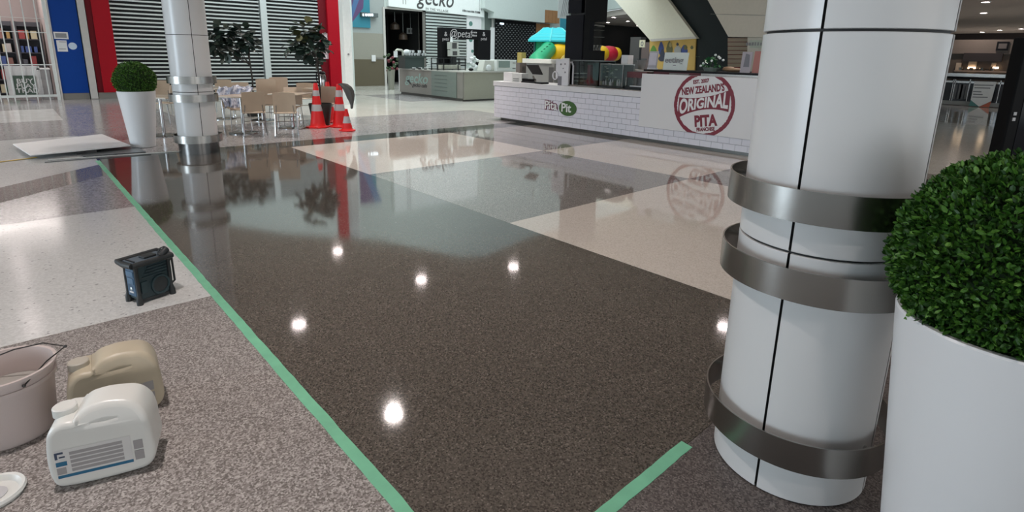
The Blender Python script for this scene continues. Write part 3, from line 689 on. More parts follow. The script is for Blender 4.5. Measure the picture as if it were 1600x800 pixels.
for i in range(14):
    x = P(641+(i % 7)*4.0, 84, y=19.35).x; z = KT+.505+(i//7)*.105
    if i >= 7: x += .05
    if i in (9, 13): continue
    if cp is None:
        cp = thing('cup', 'white cup stacked on the dark coffee machine', 'cup', group='white cups on the coffee machine'); part(G().lathe([(0, 0), (.032, 0), (.045, .1), (.041, .1), (.03, .008), (0, .008)], n=14), 'bowl', cupm, cp, smooth=1); part(G().tube([(.042, 0, .08), (.07, 0, .07), (.068, 0, .04), (.037, 0, .03)], .006, 6), 'handle', cupm, cp)
        cp.location = (x, 19.4, z); cp['label'] = 'leftmost white cup of the lower row on the dark coffee machine'
    else: dup(cp, (x, 19.4+random.uniform(-.06, .06), z), random.uniform(0, 6), label=ORD[i % 7]+' white cup of the %s row on the dark coffee machine' % ('upper' if i >= 7 else 'lower'))
def f(t):
    q = P(629, 100, y=19.85); q.x = max(q.x, kx+.1)
    part(G().tube([(q.x, 19.85, KT), (q.x, 19.85, KT+.62), (q.x-.05, 19.85, KT+.70), (q.x-.25, 19.85, KT+.72), (q.x-.33, 19.85, KT+.66)], .045, 10), 'pipe', mat('tap_cream', (.50, .52, .44), .4), t, smooth=1); part(G().box(q.x-.42, 19.79, KT+.42, q.x-.28, 19.856, KT+.66), 'head', cupm, t); part(G().ball((q.x+.18, 19.85, KT+.62), .17, .08, .12), 'lever_disc', cupm, t, smooth=1)
small('drinks_tap', 'cream drinks tap column with white head left of the coffee machine', 'tap', f)
def f(t):
    for i in range(9):
        q = P(646+(i*3.1) % 26, 107, y=18.2); part(G().cyl(q.x, 18.2+.1*(i % 3), KT, KT+.04+.03*(i % 2), .05, .07, 12), 'dish', cupm if i % 3 else ink, t)
small('stacked_dishes', 'low row of white and black dishes in front of the coffee machine', 'dishes', f)
def f(t):
    for i in range(5): q = P(676, 107, y=18.4); part(G().lathe([(0, 0), (.12, 0), (.24-.01*i, .06), (.24-.01*i, .075), (0, .04)], q.x, 18.4, 20, M=Matrix.Translation((0, 0, KT+i*.075))), 'bowl', cupm, t, smooth=1)
small('bowl_stack', 'tall stack of wide white bowls left of the black wire rack', 'bowls', f)
def f(t):
    l, r = P(683, 100, y=17.3).x, P(728, 100, y=17.3).x; 
    for z in (KT+.02, KT+.22, KT+.42): part(G().box(l, 17.3, z, r, 17.34, z+.025).box(l, 17.66, z, r, 17.70, z+.025).box(l, 17.3, z, l+.03, 17.7, z+.02).box(r-.03, 17.3, z, r, 17.7, z+.02), 'rack_shelf', blackm, t)
    for x in (l, l+.22*(r-l), r-.28*(r-l), r-.03):
        for y in (17.3, 17.67): part(G().box(x, y, KT, x+.03, y+.03, KT+.445), 'rack_post', blackm, t)
small('wire_rack', 'black metal two tier rack standing on the kiosk worktop', 'rack', f)
for i in range(4):
    q = P(690+i*8, 104, y=17.5)
    o = G().box(q.x-.08, 17.4, KT+.045, q.x+.1, 17.6, KT+.19).build('carton', mat('carton_cream', (.55, .56, .48), .5), None); tag(o, ('leftmost', 'second', 'third', 'rightmost')[i]+' of the cream cartons inside the black rack', 'carton', 'cartons in the black rack')
def f(t):
    q = P(741, 103, y=16.9)
    for k in range(26):
        a = random.uniform(0, 6.28); r = random.uniform(0, .2); part(G().ball((q.x+r*cos(a), 16.9+r*.5*sin(a), KT+.08+random.uniform(0, .42)), .075, .07, .06, 8, 5), 'bloom', cupm if k % 3 else mat('bloom_pale', (.5, .58, .55), .5), t, smooth=1)
    part(G().cyl(q.x, 16.9, KT, KT+.12, .12, .15), 'vase', cupm, t)
small('flower_bunch', 'bunch of white flowers between the black rack and the white machines', 'flowers', f)
for px_, lb in ((736, 'small black jar left of the white flowers on the kiosk'), (752, 'small black jar right of the white flowers on the kiosk')):
    q = P(px_, 109, y=16.4); o = G().ball((q.x, 16.4, KT+.055), .10, .08, .055).build('jar', black, None, 1); tag(o, lb, 'jar')
def f(t):
    l, r = P(755, 100, y=16.15).x, P(774, 100, y=16.15).x
    part(G().slab([(l-.02, 16.15, KT), (r, 16.15, KT), (r, 16.15, KT+.40), (l+.08, 16.15, KT+.40)], (0, .35, 0)), 'body', mat('machine_cream', (.62, .64, .58), .35), t, bevel=.02); part(G().ball((l+.24, 16.12, KT+.12), .13, .05, .12), 'dial', cupm, t, smooth=1)
small('till_machine', 'cream sloping machine at the right end of the kiosk', 'machine', f)
def f(t):
    l, r = P(776, 100, y=16.0).x, P(807, 100, y=16.0).x
    cm = mat('machine_white', (.70, .74, .70), .35)
    part(G().box(l, 16.0, KT, r, 16.4, KT+.42), 'body', cm, t, bevel=.015); part(G().box(l+.1, 15.985, KT+.14, l+.1+(r-l)*.55, 16.0, KT+.38), 'screen', mat('screen_grey_green', (.22, .29, .26), .3), t)
    for z in (KT+.1, KT+.3): part(G().box(r-.2, 15.98, z, r-.06, 16.0, z+.025), 'slot', ink, t)
small('white_machine', 'wide white machine with a grey green screen behind the tiled counter corner', 'machine', f)
def f(t):
    l, r = P(704, 77, y=18.3).x, P(718, 77, y=18.3).x; z = P(710, 88, y=18.3).z
    part(G().box(l, 18.3, z, r, 18.5, z+.25), 'lower_box', mat('box_pale', (.5, .52, .47), .4), t); part(G().box(l+.1, 18.29, z+.04, r-.12, 18.3, z+.2), 'lower_window', ink, t)
    part(G().box(l-.02, 18.3, z+.27, r-.05, 18.5, z+.55), 'upper_box', mat('box_pale', (.5, .52, .47), .4), t); part(G().box(l+.08, 18.29, z+.3, r-.14, 18.3, z+.52), 'upper_window', ink, t)
    part(G().cyl((l+r)/2-.1, 18.4, z+.55, z+.75, .06, .04), 'hopper', cupm, t); part(G().box(l+.05, 18.36, KT, r-.1, 18.44, z), 'leg', blackm, t)
small('coffee_grinder', 'pale two part coffee grinder under the black stall arch', 'grinder', f)
# things in the dark cafe opening
def f(t):
    for k in range(34):
        q = P(604+random.uniform(0, 16), random.uniform(84, 112), y=22.6); part(G().ball((q.x, 22.6+random.uniform(-.2, .2), q.z), .07, .06, .06, 7, 5), 'bloom' if k % 3 == 0 else 'leaf_tuft', mat('bloom_maroon', (.14, .02, .03), .5) if k % 3 == 0 else (cupm if k % 11 == 0 else mat('tuft_green', (.03, .06, .02), .6)), t)
    q = P(611, 115, y=22.6); part(G().cyl(q.x, 22.6, 0, .9, .12, .18), 'stand', mat('stand_grey', (.22, .22, .18), .5), t)
small('flower_stand', 'stand of dark red flowers at the left edge of the cafe opening', 'flower stand', f)
pm = mat('pendant_brown', (.10, .07, .05), .4)
for px_, pz, lb in ((617, 42, 'leftmost faint pendant lamp in the dark cafe'), (630, 58, 'middle brown wire pendant lamp in the dark cafe')):
    t = thing('pendant_lamp', lb, 'lamp'); q = P(px_, pz, y=27.0)
    part(G().cyl(q.x, 27, q.z, zo, .015, n=6), 'cord', alu, t)
    part(G().lathe([(.04, .25), (.22, .12), (.24, -.12), (.22, -.13), (.2, .1), (.03, .23)], n=14, M=Matrix.Translation((q.x, 27, q.z))), 'shade', pm, t); part(G().ball((q.x, 27, q.z), .05, .05, .05, 8, 6), 'bulb', mat('bulb_warm', (1, .7, .4), .4, emit=1.5, var=0), t)
t = thing('hanging_sign', 'small grey sign hanging in the dark cafe', 'sign'); part(ypan(G(), 636, 648, 44, 53, 27, .05), 'board', mat('sign_grey', (.30, .31, .30), .5), t); part(ypan(G(), 638, 641, 46, 51, 26.95, .01), 'print', ink, t); part(ypan(G(), 643, 646, 46, 51, 26.95, .01), 'print', ink, t)
q = P(641, 44, y=27); part(G().cyl(q.x, 26.97, q.z, zo, .01, n=6), 'cord', alu, t)

# ================================================================== cafe chairs and tables
def chair_proto():
    t = thing('cafe_chair', 'x', 'chair', group='beech cafe chairs')
    g = G(); n = 10; v = []; f = []      # seat: a shallow dish of bent ply
    for j in range(n+1):
        for i in range(n+1):
            x = -.20+.40*i/n; y = -.21+.42*j/n; z = .455-.018*cos(pi*x/.42)*cos(pi*y/.5)-(.03*max(0, (-y-.13)/.08)**2); v.append((x, y, z))
    m = n+1
    for j in range(n):
        for i in range(n): f.append((j*m+i, j*m+i+1, (j+1)*m+i+1, (j+1)*m+i))
    def thick(v, f, d):
        k = len(v); vv = v+[(p[0]+d[0], p[1]+d[1], p[2]+d[2]) for p in v]; ff = f+[tuple(k+i for i in reversed(q)) for q in f]
        bd = [i for i in range(m)]+[j*m+n for j in range(1, m)]+[n*m+i for i in range(n-1, -1, -1)]+[j*m for j in range(n-1, 0, -1)]
        for a in range(len(bd)): b = (a+1) % len(bd); ff.append((bd[a], k+bd[a], k+bd[b], bd[b]))
        return vv, ff
    vv, ff = thick(v, f, (0, 0, -.014)); part(g.add(vv, ff), 'seat', beech, t, smooth=1)
    v = []
    for j in range(n+1):
        for i in range(n+1):
            x = -.20+.40*i/n; z = .47+.375*j/n; v.append((x*(1-.02*(j/n)), .20+.07*(j/n)-.028*cos(pi*x/.42)+.028-.02, z+(-.01*abs(x/.2)**3 if j == n else 0)))
    vv, ff = thick(v, f, (0, .013, 0)); part(G().add(vv, ff), 'backrest', beech, t, smooth=1)
    for sx_ in (-1, 1):
        for sy_ in (-1, 1): part(G().tube([(.15*sx_, .13*sy_, .44), (.185*sx_, .16*sy_, .42), (.205*sx_, .20*sy_, .012)], .008, 8).cyl(.205*sx_, .20*sy_, 0, .015, .014, n=8), 'leg', chrome, t, smooth=1)
        part(G().tube([(.155*sx_, .14, .44), (.16*sx_, .21, .46), (.15*sx_, .235, .60)], .008, 8), 'back_support', chrome, t, smooth=1)
    part(G().tube([(-.192, -.175, .25), (.192, -.175, .25)], .008, 6), 'stretcher', chrome, t, smooth=1)
    part(G().tube([(-.16, .0, .43), (.16, .0, .43)], .010, 6), 'seat_rail', chrome, t, smooth=1)
    return t
cp_ = chair_proto(); used = [False]
def chair(px_, dep, turn, label, z=0, group='beech cafe chairs'):
    q = D(px_, 150, dep); v = Vector((-q.x, -q.y)).normalized(); rz = math.atan2(v.y, v.x)-pi/2+turn
    loc = (q.x-v.x*.2*cos(turn), q.y-v.y*.2*cos(turn), z)
    if not used[0]: used[0] = True; o = cp_; o.location = loc; o.rotation_euler = (0, 0, rz)
    else: o = dup(cp_, loc, rz)
    o['label'] = label; o['group'] = group; return o
chair(394, 10.45, .04, 'beech cafe chair with back to us, left of the pair in the front row')
chair(444.5, 10.5, -.05, 'beech cafe chair with back to us, nearest to the traffic cones in the front row')
chair(368, 11.55, pi+.35, 'beech cafe chair under the crumpled cloth right of the column')
chair(417, 12.0, .0, 'beech cafe chair at the bottom of the front stack of two behind the front row')
chair(417, 12.0, .0, 'beech cafe chair on top of the front stack of two behind the front row', z=.17)
chair(435, 12.9, .1, 'beech cafe chair at the bottom of the rear stack right of the front stack')
chair(435, 12.9, .1, 'beech cafe chair on top of the rear stack right of the front stack', z=.17)
chair(479, 13.9, -.1, 'beech cafe chair with back to us under the second tree, left of the nearest cone')
chair(509, 12.6, .15, 'beech cafe chair between the nearest cone and the rear cones')
chair(347, 14.6, .2, 'far beech cafe chair just right of the column, behind the covered chair')
chair(378, 13.6, -.1, 'far beech cafe chair behind the front left chair, right of the covered one')
chair(452, 12.0, pi-.3, 'beech cafe chair facing us behind the nearest front row chair')
chair(254, 12.0, 1.1, 'beech cafe chair turned sideways between far planter and column')
chair(249, 13.6, .2, 'far beech cafe chair low behind the far planter')
tp = thing('cafe_table', 'x', 'table', group='square cafe tables')
part(G().lathe([(0, 0), (.27, 0), (.27, .012), (.24, .02), (.05, .03), (0, .03)], n=36), 'base', mat('dark_chrome', (.25, .25, .25), .2, 1), tp, smooth=1)
part(G().cyl(0, 0, .02, .715, .03), 'pole', chrome, tp, smooth=40); part(G().box(-.2, -.02, .70, .2, .02, .716).box(-.02, -.2, .70, .02, .2, .716), 'spider', blackm, tp)
part(G().box(-.33, -.33, .716, .33, .33, .742), 'tabletop', mat('table_beech', (.50, .42, .32), .25, 0, .08, 5), tp, bevel=.004)
for i, (px_, py, rz, lb) in enumerate(((381, 208, .75, 'square cafe table with round base just right of the column'), (458, 200, .7, 'square cafe table with dark round base left of the nearest cone'), (257, 212, .8, 'square cafe table between the far planter and the column'), (411, 188, .7, 'square cafe table behind the stacked chairs'), (505, 184, .75, 'square cafe table holding the steel flask behind the nearest cone'), (350, 186, .7, 'far square cafe table behind the covered chair'))):
    q = P(px_, py, z=0); o = tp if i == 0 else dup(tp, (q.x, q.y, 0), rz); o.location = (q.x, q.y, 0); o.rotation_euler = (0, 0, rz); o['label'] = lb
q = P(505, 184, z=0)
fk = thing('vacuum_flask', 'steel vacuum flask with black lid and handle standing on a cafe table', 'flask', (q.x+.02, q.y-.03, .743))
part(G().lathe([(0, 0), (.085, 0), (.09, .02), (.09, .28), (.07, .33), (0, .33)], n=24), 'body', chrome, fk, smooth=40); part(G().lathe([(0, .33), (.08, .33), (.085, .36), (.05, .40), (0, .40)], n=20), 'lid', black, fk, smooth=40)
part(G().tube([(-.08, 0, .36), (-.14, 0, .34), (-.15, 0, .2), (-.09, 0, .1)], .014, 8), 'handle', black, fk, smooth=1)
q = P(411, 188, z=0); q2 = P(443, 132, z=.80)
bx = thing('napkin_box', 'small black and white box on the table behind the stacked chairs', 'box', (q.x+.24, q.y-.02, .743))
part(G().box(-.09, -.07, 0, .09, .07, .04).box(-.09, -.07, .085, .09, .07, .12), 'dark_layer', black, bx); part(G().box(-.085, -.065, .04, .085, .065, .085).box(-.085, -.065, .12, .085, .065, .15), 'pale_layer', paper, bx)
# crumpled cloth over the chair
def cloth():
    c0 = D(368, 150, 11.35); v = Vector((c0.x, c0.y)).normalized(); s_ = Vector((v.y, -v.x))
    n, m_ = 36, 30; vs = []; fs = []
    for j in range(m_+1):
        b = j/m_
        for i in range(n+1):
            a = i/n*2-1
            wdt = .29+.04*sin(b*5)-.06*max(0, b-.6)
            if b < .28: d = .16-.28*(b/.28)*.5; z = .86+.015*sin(b*9+a*4)
            else: d = .02-.10*(b-.28); z = .86-.42*((b-.28)/.72)*(1-.35*abs(a+.1)**2+.25*(1 if a > .3 else 0)*0)
            if a < -.45: z -= .12*(-a-.45)*b; 
            z += .018*sin(a*9+b*7)+.012*sin(a*17-b*11); d += .025*sin(a*11+b*3)+.018*sin(a*23+b*9)
            p = c0.xy+s_*(a*wdt+.02*sin(b*9))-v*(-d+.05)
            vs.append((p.x, p.y, z))
    for j in range(m_):
        for i in range(n): k = j*(n+1)+i; fs.append((k, k+1, k+n+2, k+n+1))
    m = bpy.data.materials.new('patterned_cloth'); m.use_nodes = True; nt = m.node_tree; b = nt.nodes['Principled BSDF']; b.inputs['Roughness'].default_value = .8
    tc = nt.nodes.new('ShaderNodeTexCoord'); vo = nt.nodes.new('ShaderNodeTexNoise'); vo.inputs['Scale'].default_value = 13; cr = nt.nodes.new('ShaderNodeValToRGB')
    nt.links.new(tc.outputs['Object'], vo.inputs[0]); nt.links.new(vo.outputs[0], cr.inputs[0]); nt.links.new(cr.outputs[0], b.inputs['Base Color'])
    cr.color_ramp.elements[0].position = .44; cr.color_ramp.elements[0].color = (.30, .33, .42, 1); cr.color_ramp.elements[1].position = .53; cr.color_ramp.elements[1].color = (.68, .70, .76, 1)
    o = G().add(vs, fs).build('crumpled_cloth', m, None, 1); so = o.modifiers.new('thick', 'SOLIDIFY'); so.thickness = .006
    tag(o, 'crumpled white cloth with blue grey pattern thrown over a cafe chair', 'cloth')
cloth()

# ================================================================== small indoor trees
leafg = [mat('fig_leaf_dark', (.016, .032, .026), .4, 0, .25, 8, .4), mat('fig_leaf_mid', (.032, .055, .042), .4, 0, .25, 8, .4), mat('fig_leaf_olive', (.05, .055, .02), .4, 0, .25, 8, .4)]
def figleaf():
    v = []; f = []; n = 6
    for j in range(n+1):
        t_ = j/n; w_ = .5*math.sin(pi*min(1, t_*.95+.05))**.7*.75*(0.6+.6*t_) if 0 < t_ < 1 else .02
        for k in (-1, 0, 1): v.append((w_*k, t_, -.18*t_*t_+(.05 if k else 0)+.02*sin(j*2+k)))
    for j in range(n):
        for k in range(2): a = j*3+k; f.append((a, a+1, a+4, a+3))
    ms = []
    for m_ in leafg:
        me = bpy.data.meshes.new('leaf'); me.from_pydata(v, [], f); me.materials.append(m_); me.polygons.foreach_set('use_smooth', [True]*len(f)); ms.append(me)
    return ms
flm = figleaf()
def tree(px_, dep, ground, clouds, label, pot, olive=False, seed=1):
    random.seed(seed); q = D(px_, 150, dep); base = (q.x, q.y, 0); t = thing('indoor_tree', label, 'tree', base); k = dep/FPX
    tops = []
    v = Vector((q.x, q.y)).normalized(); s_ = Vector((v.y, -v.x, 0)); v3 = Vector((v.x, v.y, 0))
    top = max(c[1] for c in clouds)
    part(G().tube([(0, 0, .4), (.02, .01, .9), (-.01, 0, 1.4), (.01, 0, top-.3)], [.022, .02, .018, .012], 8), 'trunk', mat('tree_trunk', (.03, .025, .02), .7), t, smooth=1)
    for i, (cx_, cz_, rx, rz, n) in enumerate(clouds):
        c = s_*cx_+Vector((0, 0, cz_))
        part(G().tube([(0, 0, top-.75), (c*.5+Vector((0, 0, (top-.6)*.5)))[:], c[:]], [.012, .01, .006], 6), 'branch', MATS['tree_trunk'], t, smooth=1)
        for j in range(n):
            d = Vector((random.gauss(0, 1), random.gauss(0, 1), random.gauss(0, 1))).normalized(); rr = random.uniform(.4, 1)
            p = c+s_*(d.x*rx*rr)+v3*(d.y*rx*rr)+Vector((0, 0, d.z*rz*rr))
            dd = (s_*d.x+v3*d.y+Vector((0, 0, d.z*.6-.15))).normalized(); s2 = dd.cross(Vector((random.gauss(0, .4), random.gauss(0, .4), 1))).normalized(); u = s2.cross(dd); L = random.uniform(.16, .26)
            M = Matrix(((s2.x, dd.x, u.x, p.x), (s2.y, dd.y, u.y, p.y), (s2.z, dd.z, u.z, p.z), (0, 0, 0, 1))) @ Matrix.Scale(L, 4)
            o = bpy.data.objects.new('leaf', random.choice(flm if olive and i == 0 else flm[:2])); COL.objects.link(o); o.parent = t; o.matrix_basis = M
    part(G().lathe([(0, 0), (.17, 0), (.25, .5), (.24, .5), (.23, .44), (0, .44)], n=28), 'pot', pot, t, smooth=35)
blackpot = mat('black_pot', (.02, .022, .02), .45)
tree(395.5, 13.8, 0, [(-.80, 1.75, .24, .26, 46), (-.55, 2.0, .26, .20, 44), (-.45, 1.66, .26, .22, 36), (-.12, 1.95, .24, .22, 44), (.0, 1.75, .2, .16, 24), (-.72, 1.55, .22, .12, 14)], 'wide dark leaved indoor tree on thin trunk just right of the far column', blackpot, seed=3)
tree(499.5, 12.1, 0, [(-.22, 2.02, .22, .18, 36), (-.42, 1.75, .15, .17, 24), (-.12, 1.68, .22, .22, 44), (.06, 1.88, .16, .15, 24), (-.05, 1.42, .08, .10, 5), (.13, 1.7, .08, .12, 8)], 'round dark leaved indoor tree in a black pot behind the nearest traffic cone', blackpot, True, seed=5)
random.seed(11)

# ================================================================== traffic cones
def cone(name, x, y, h, rb, hb, bands, label, rz=0, lean=0):
    t = thing(name, label, 'traffic cone', (x, y, 0), rz)
    b = G().slab([(rb*cos(a), rb*sin(a), 0) for a in [pi/8+pi/4*k for k in range(8)]], (0, 0, .03)); part(b, 'base', conem, t, bevel=.008)
    r0 = rb*.66; rt_ = .03*h+.012
    def rad_(z): return r0+(rt_-r0)*((z-.03)/(h-.03))**.92
    zs = [.03, .06]+[.06+(h-.06)*k/16 for k in range(1, 17)]
    part(G().lathe([(r0*1.12, .03)]+[(rad_(z), z) for z in zs[1:]]+[(rt_*.6, h), (rt_*.6, h-.1)], n=32), 'body', conem, t, smooth=1)
    for z0, z1 in bands: part(G().lathe([(rad_(z0+(z1-z0)*k/3)+.002, z0+(z1-z0)*k/3) for k in range(4)], n=32), 'reflective_band', reflm, t, smooth=1)
    return t
q = P(497, 199, z=0); cone('traffic_cone', q.x, q.y, .95, .25, 0, [(.36, .50), (.68, .80)], 'tall orange traffic cone with two grey bands, leftmost and nearest to the chairs')
q = P(532, 198, z=0); cone('traffic_cone', q.x, q.y, .93, .25, 0, [(.36, .50), (.66, .80)], 'tall orange traffic cone on the right with a dark cloth hung over its tip')
q = P(524, 194, z=0); cone('traffic_cone', q.x+.08, q.y+.50, .93, .25, 0, [(.36, .50), (.66, .80)], 'tall orange traffic cone half hidden behind the right tall cone')
q = P(540, 203.5, z=0); cone('traffic_cone', q.x-.02, q.y-.12, .46, .17, 0, [(.17, .31)], 'small orange traffic cone with one pale band in front of the tall ones')
um = thing('hung_cloth', 'dark grey folded cloth hanging from the tip of the right tall cone', 'cloth')
q = D(543, 150, 11.25); v = []; f = []
axis = [(-.17, .97, .02), (-.13, .99, .045), (-.06, .965, .07), (.0, .90, .085), (.035, .82, .09), (.055, .73, .08), (.07, .65, .055), (.075, .57, .032), (.075, .50, .026), (.075, .48, .01)]
n = 20; vd = Vector((q.x, q.y, 0)).normalized(); sd = Vector((vd.y, -vd.x, 0))
for i, (a, z, r) in enumerate(axis):
    for k in range(n):
        A = 2*pi*k/n; rr = r*(1+.22*sin(A*5+i*.3)); p = Vector((q.x, q.y, 0))+sd*(a+rr*cos(A)*.9)+vd*(rr*.6*sin(A))+Vector((0, 0, z+rr*.25*cos(A))); v.append(p[:])
for i in range(len(axis)-1):
    for k in range(n): f.append((i*n+k, i*n+(k+1) % n, (i+1)*n+(k+1) % n, (i+1)*n+k))
f.append(tuple(range(n))); f.append(tuple((len(axis)-1)*n+k for k in range(n)))
part(G().add(v, f), 'folds', mat('charcoal_cloth', (.10, .10, .095), .75, bump=.4), um, smooth=1)

# ================================================================== board and strips on the floor at left
bd = thing('loose_board', 'large white faced board lying on blocks left of the far planter', 'board')
c4 = [P(48, 243, z=.07), P(204, 227.5, z=.07), P(159, 210, z=.07), P(20, 225.5, z=.07)]
part(G().slab([(p.x, p.y, .062) for p in c4], (0, 0, .016)), 'sheet', mat('board_white', (.86, .88, .88), .35, 0, .14, 1.6, .25), bd)
for l in (62, 128, 142): q = P(l, 245-l*.03, z=0.0); part(G().box(q.x-.06, q.y+.02, 0, q.x+.08, q.y+.2, .062), 'block', ink, bd)
part(G().box(c4[3].x+.15, c4[3].y-.3, 0, c4[3].x+.3, c4[3].y-.15, .062).box(c4[2].x-.2, c4[2].y-.3, 0, c4[2].x-.05, c4[2].y-.15, .062), 'rear_block', ink, bd)
gs_ = mat('slate_sheet', (.10, .115, .12), .3)
o = G().slab([P(130, 245, z=.004), P(228, 238, z=.004), P(206, 226, z=.004), P(120, 238, z=.004)], (0, 0, .012)).build('thin_sheet', gs_); tag(o, 'dark slate thin sheet poking out from under the white board', 'sheet')
for a, b, c, lb in (((70, 253.5), (236, 240.5), gs_, 'long thin dark metal strip lying in front of the white board'), ((75, 250), (330, 233.5), alu, 'long pale trim strip running from the board toward the column')):
    p0, p1 = P(*a, z=.006), P(*b, z=.006); d = (p1-p0).normalized(); n_ = Vector((-d.y, d.x, 0))*.02
    o = G().slab([p0-n_, p1-n_, p1+n_, p0+n_], (0, 0, .006)).build('trim_strip', c); tag(o, lb, 'strip')
p0, p1 = P(-40, 258, z=.004), P(57, 246, z=.004); d = (p1-p0).normalized(); n_ = Vector((-d.y, d.x, 0))*.028
o = G().slab([p0-n_, p1-n_, p1+n_, p0+n_], (0, 0, .004)).build('yellow_strip', mat('yellow_strip', (.68, .48, .08), .5)); tag(o, 'yellow strip on the floor at the left edge leading to the white board', 'strip')

# ================================================================== jobsite radio
rd = thing('jobsite_radio', 'battered dark blue and black jobsite radio with roll bars on the pale floor', 'radio', (.525, 4.09, 0), rad(20))
rbk = mat('radio_black', (.02, .024, .026), .5, 0, .3, 30, bump=.2); rbl = mat('radio_blue', (.05, .115, .20), .45, 0, .25, 18, bump=.1); rdk = mat('radio_dark_teal', (.018, .04, .048), .45, 0, .3, 20)
W_, D_, Hh = .225, .135, .225
rd.scale = (1.0, 1.05, 1.13)
part(G().box(-W_/2+.012, -D_/2+.012, .02, W_/2-.012, D_/2-.012, Hh), 'body', rdk, rd, bevel=.01, seg=3)
for sx_ in (-1, 1):
    for sy_ in (-1, 1):
        x, y = sx_*(W_/2-.008), sy_*(D_/2-.008)
        part(G().tube([(x, y, .0), (x, y, .03), (x*.97, y*.97, .06), (x*.97, y*.97, .2), (x, y, .235)], [.018, .018, .012, .012, .016], 10), 'corner_guard', rbk, rd, smooth=1)
part(G().box(-W_/2, -D_/2+.01, .004, W_/2, -D_/2+.03, .026).box(-W_/2, D_/2-.03, .004, W_/2, D_/2-.01, .026), 'bottom_rail', rbk, rd, bevel=.005)
part(G().tube([(-W_/2-.02, -D_/2-.012, .243), (W_/2+.005, -D_/2-.012, .243), (W_/2+.012, 0, .245), (W_/2+.005, D_/2+.012, .243), (-W_/2-.02, D_/2+.012, .243), (-W_/2-.028, 0, .243), (-W_/2-.02, -D_/2-.012, .243)], .0165, 12), 'top_bumper', rbk, rd, smooth=1)
part(G().box(-W_/2+.0, -D_/2+.006, .228, W_/2-.01, D_/2-.006, .250), 'lid', mat('radio_lid', (.10, .135, .17), .35, 0, .2, 14), rd, bevel=.006)
part(G().box(-.03, -.035, .250, .05, .03, .262), 'lid_latch', rbk, rd, bevel=.004); part(G().box(-W_/2+.012, -.045, .250, -W_/2+.02, .045, .256), 'lid_rib', rbk, rd)
part(G().tube([(.055, -.06, .252), (.085, -.065, .275), (.10, -.062, .282)], .020, 10), 'handle_end', rbk, rd, smooth=1)
part(G().tube([(.045, -.05, .255), (.05, -.05, .275), (.065, -.055, .295), (.09, -.06, .300)], .0035, 6), 'antenna', rbk, rd, smooth=1)
part(G().box(-W_/2+.002, -.042, .045, -W_/2+.014, .042, .205), 'end_panel', rbl, rd, bevel=.004)
part(G().box(-W_/2-.001, -.036, .165, -W_/2+.004, .036, .195), 'display', mat('radio_display', (.10, .20, .32), .25), rd); part(G().box(-W_/2-.001, -.03, .12, -W_/2+.004, .03, .155), 'label_plate', mat('radio_display', (.10, .20, .32), .25), rd)
part(G().box(-W_/2-.001, -.02, .066, -W_/2+.004, .02, .074), 'plate', paper, rd); part(G().ball((-W_/2, -.002, .09), .004, .011, .011, 10, 8), 'badge', alu, rd, smooth=1)
MX = Matrix(((1,0,0,.035), (0,0,-1,-D_/2+.012), (0,1,0,.085), (0,0,0,1)))
part(G().lathe([(0, .004), (.046, .004), (.048, .012), (.058, .012), (.060, 0), (0, 0)], n=32, M=MX), 'speaker_ring', rdk, rd, smooth=40); part(G().lathe([(0, .006), (.045, .006), (.045, .004), (0, .004)], n=28, M=MX), 'speaker_mesh', rbk, rd)
for k in range(4): part(G().box(-.07+.012*k, -D_/2+.004, .15+.017*k, .085, -D_/2+.013, .157+.017*k), 'front_rib', rdk, rd, bevel=.002)
part(G().box(-.085, -D_/2+.003, .06, -.045, -D_/2+.013, .13), 'keypad', rdk, rd, bevel=.003)
part(G().tube([(W_/2, -.03, .21), (W_/2+.028, -.035, .20), (W_/2+.030, -.035, .07), (W_/2, -.03, .05)], .007, 8), 'side_bar', rbk, rd, smooth=1)
part(G().tube([(W_/2, .035, .21), (W_/2+.028, .035, .20), (W_/2+.030, .035, .07), (W_/2, .03, .05)], .007, 8), 'side_bar', rbk, rd, smooth=1)
part(G().tube([(W_/2+.028, -.035, .205), (W_/2+.028, .035, .205)], .008, 8), 'side_bar', rbk, rd, smooth=1)

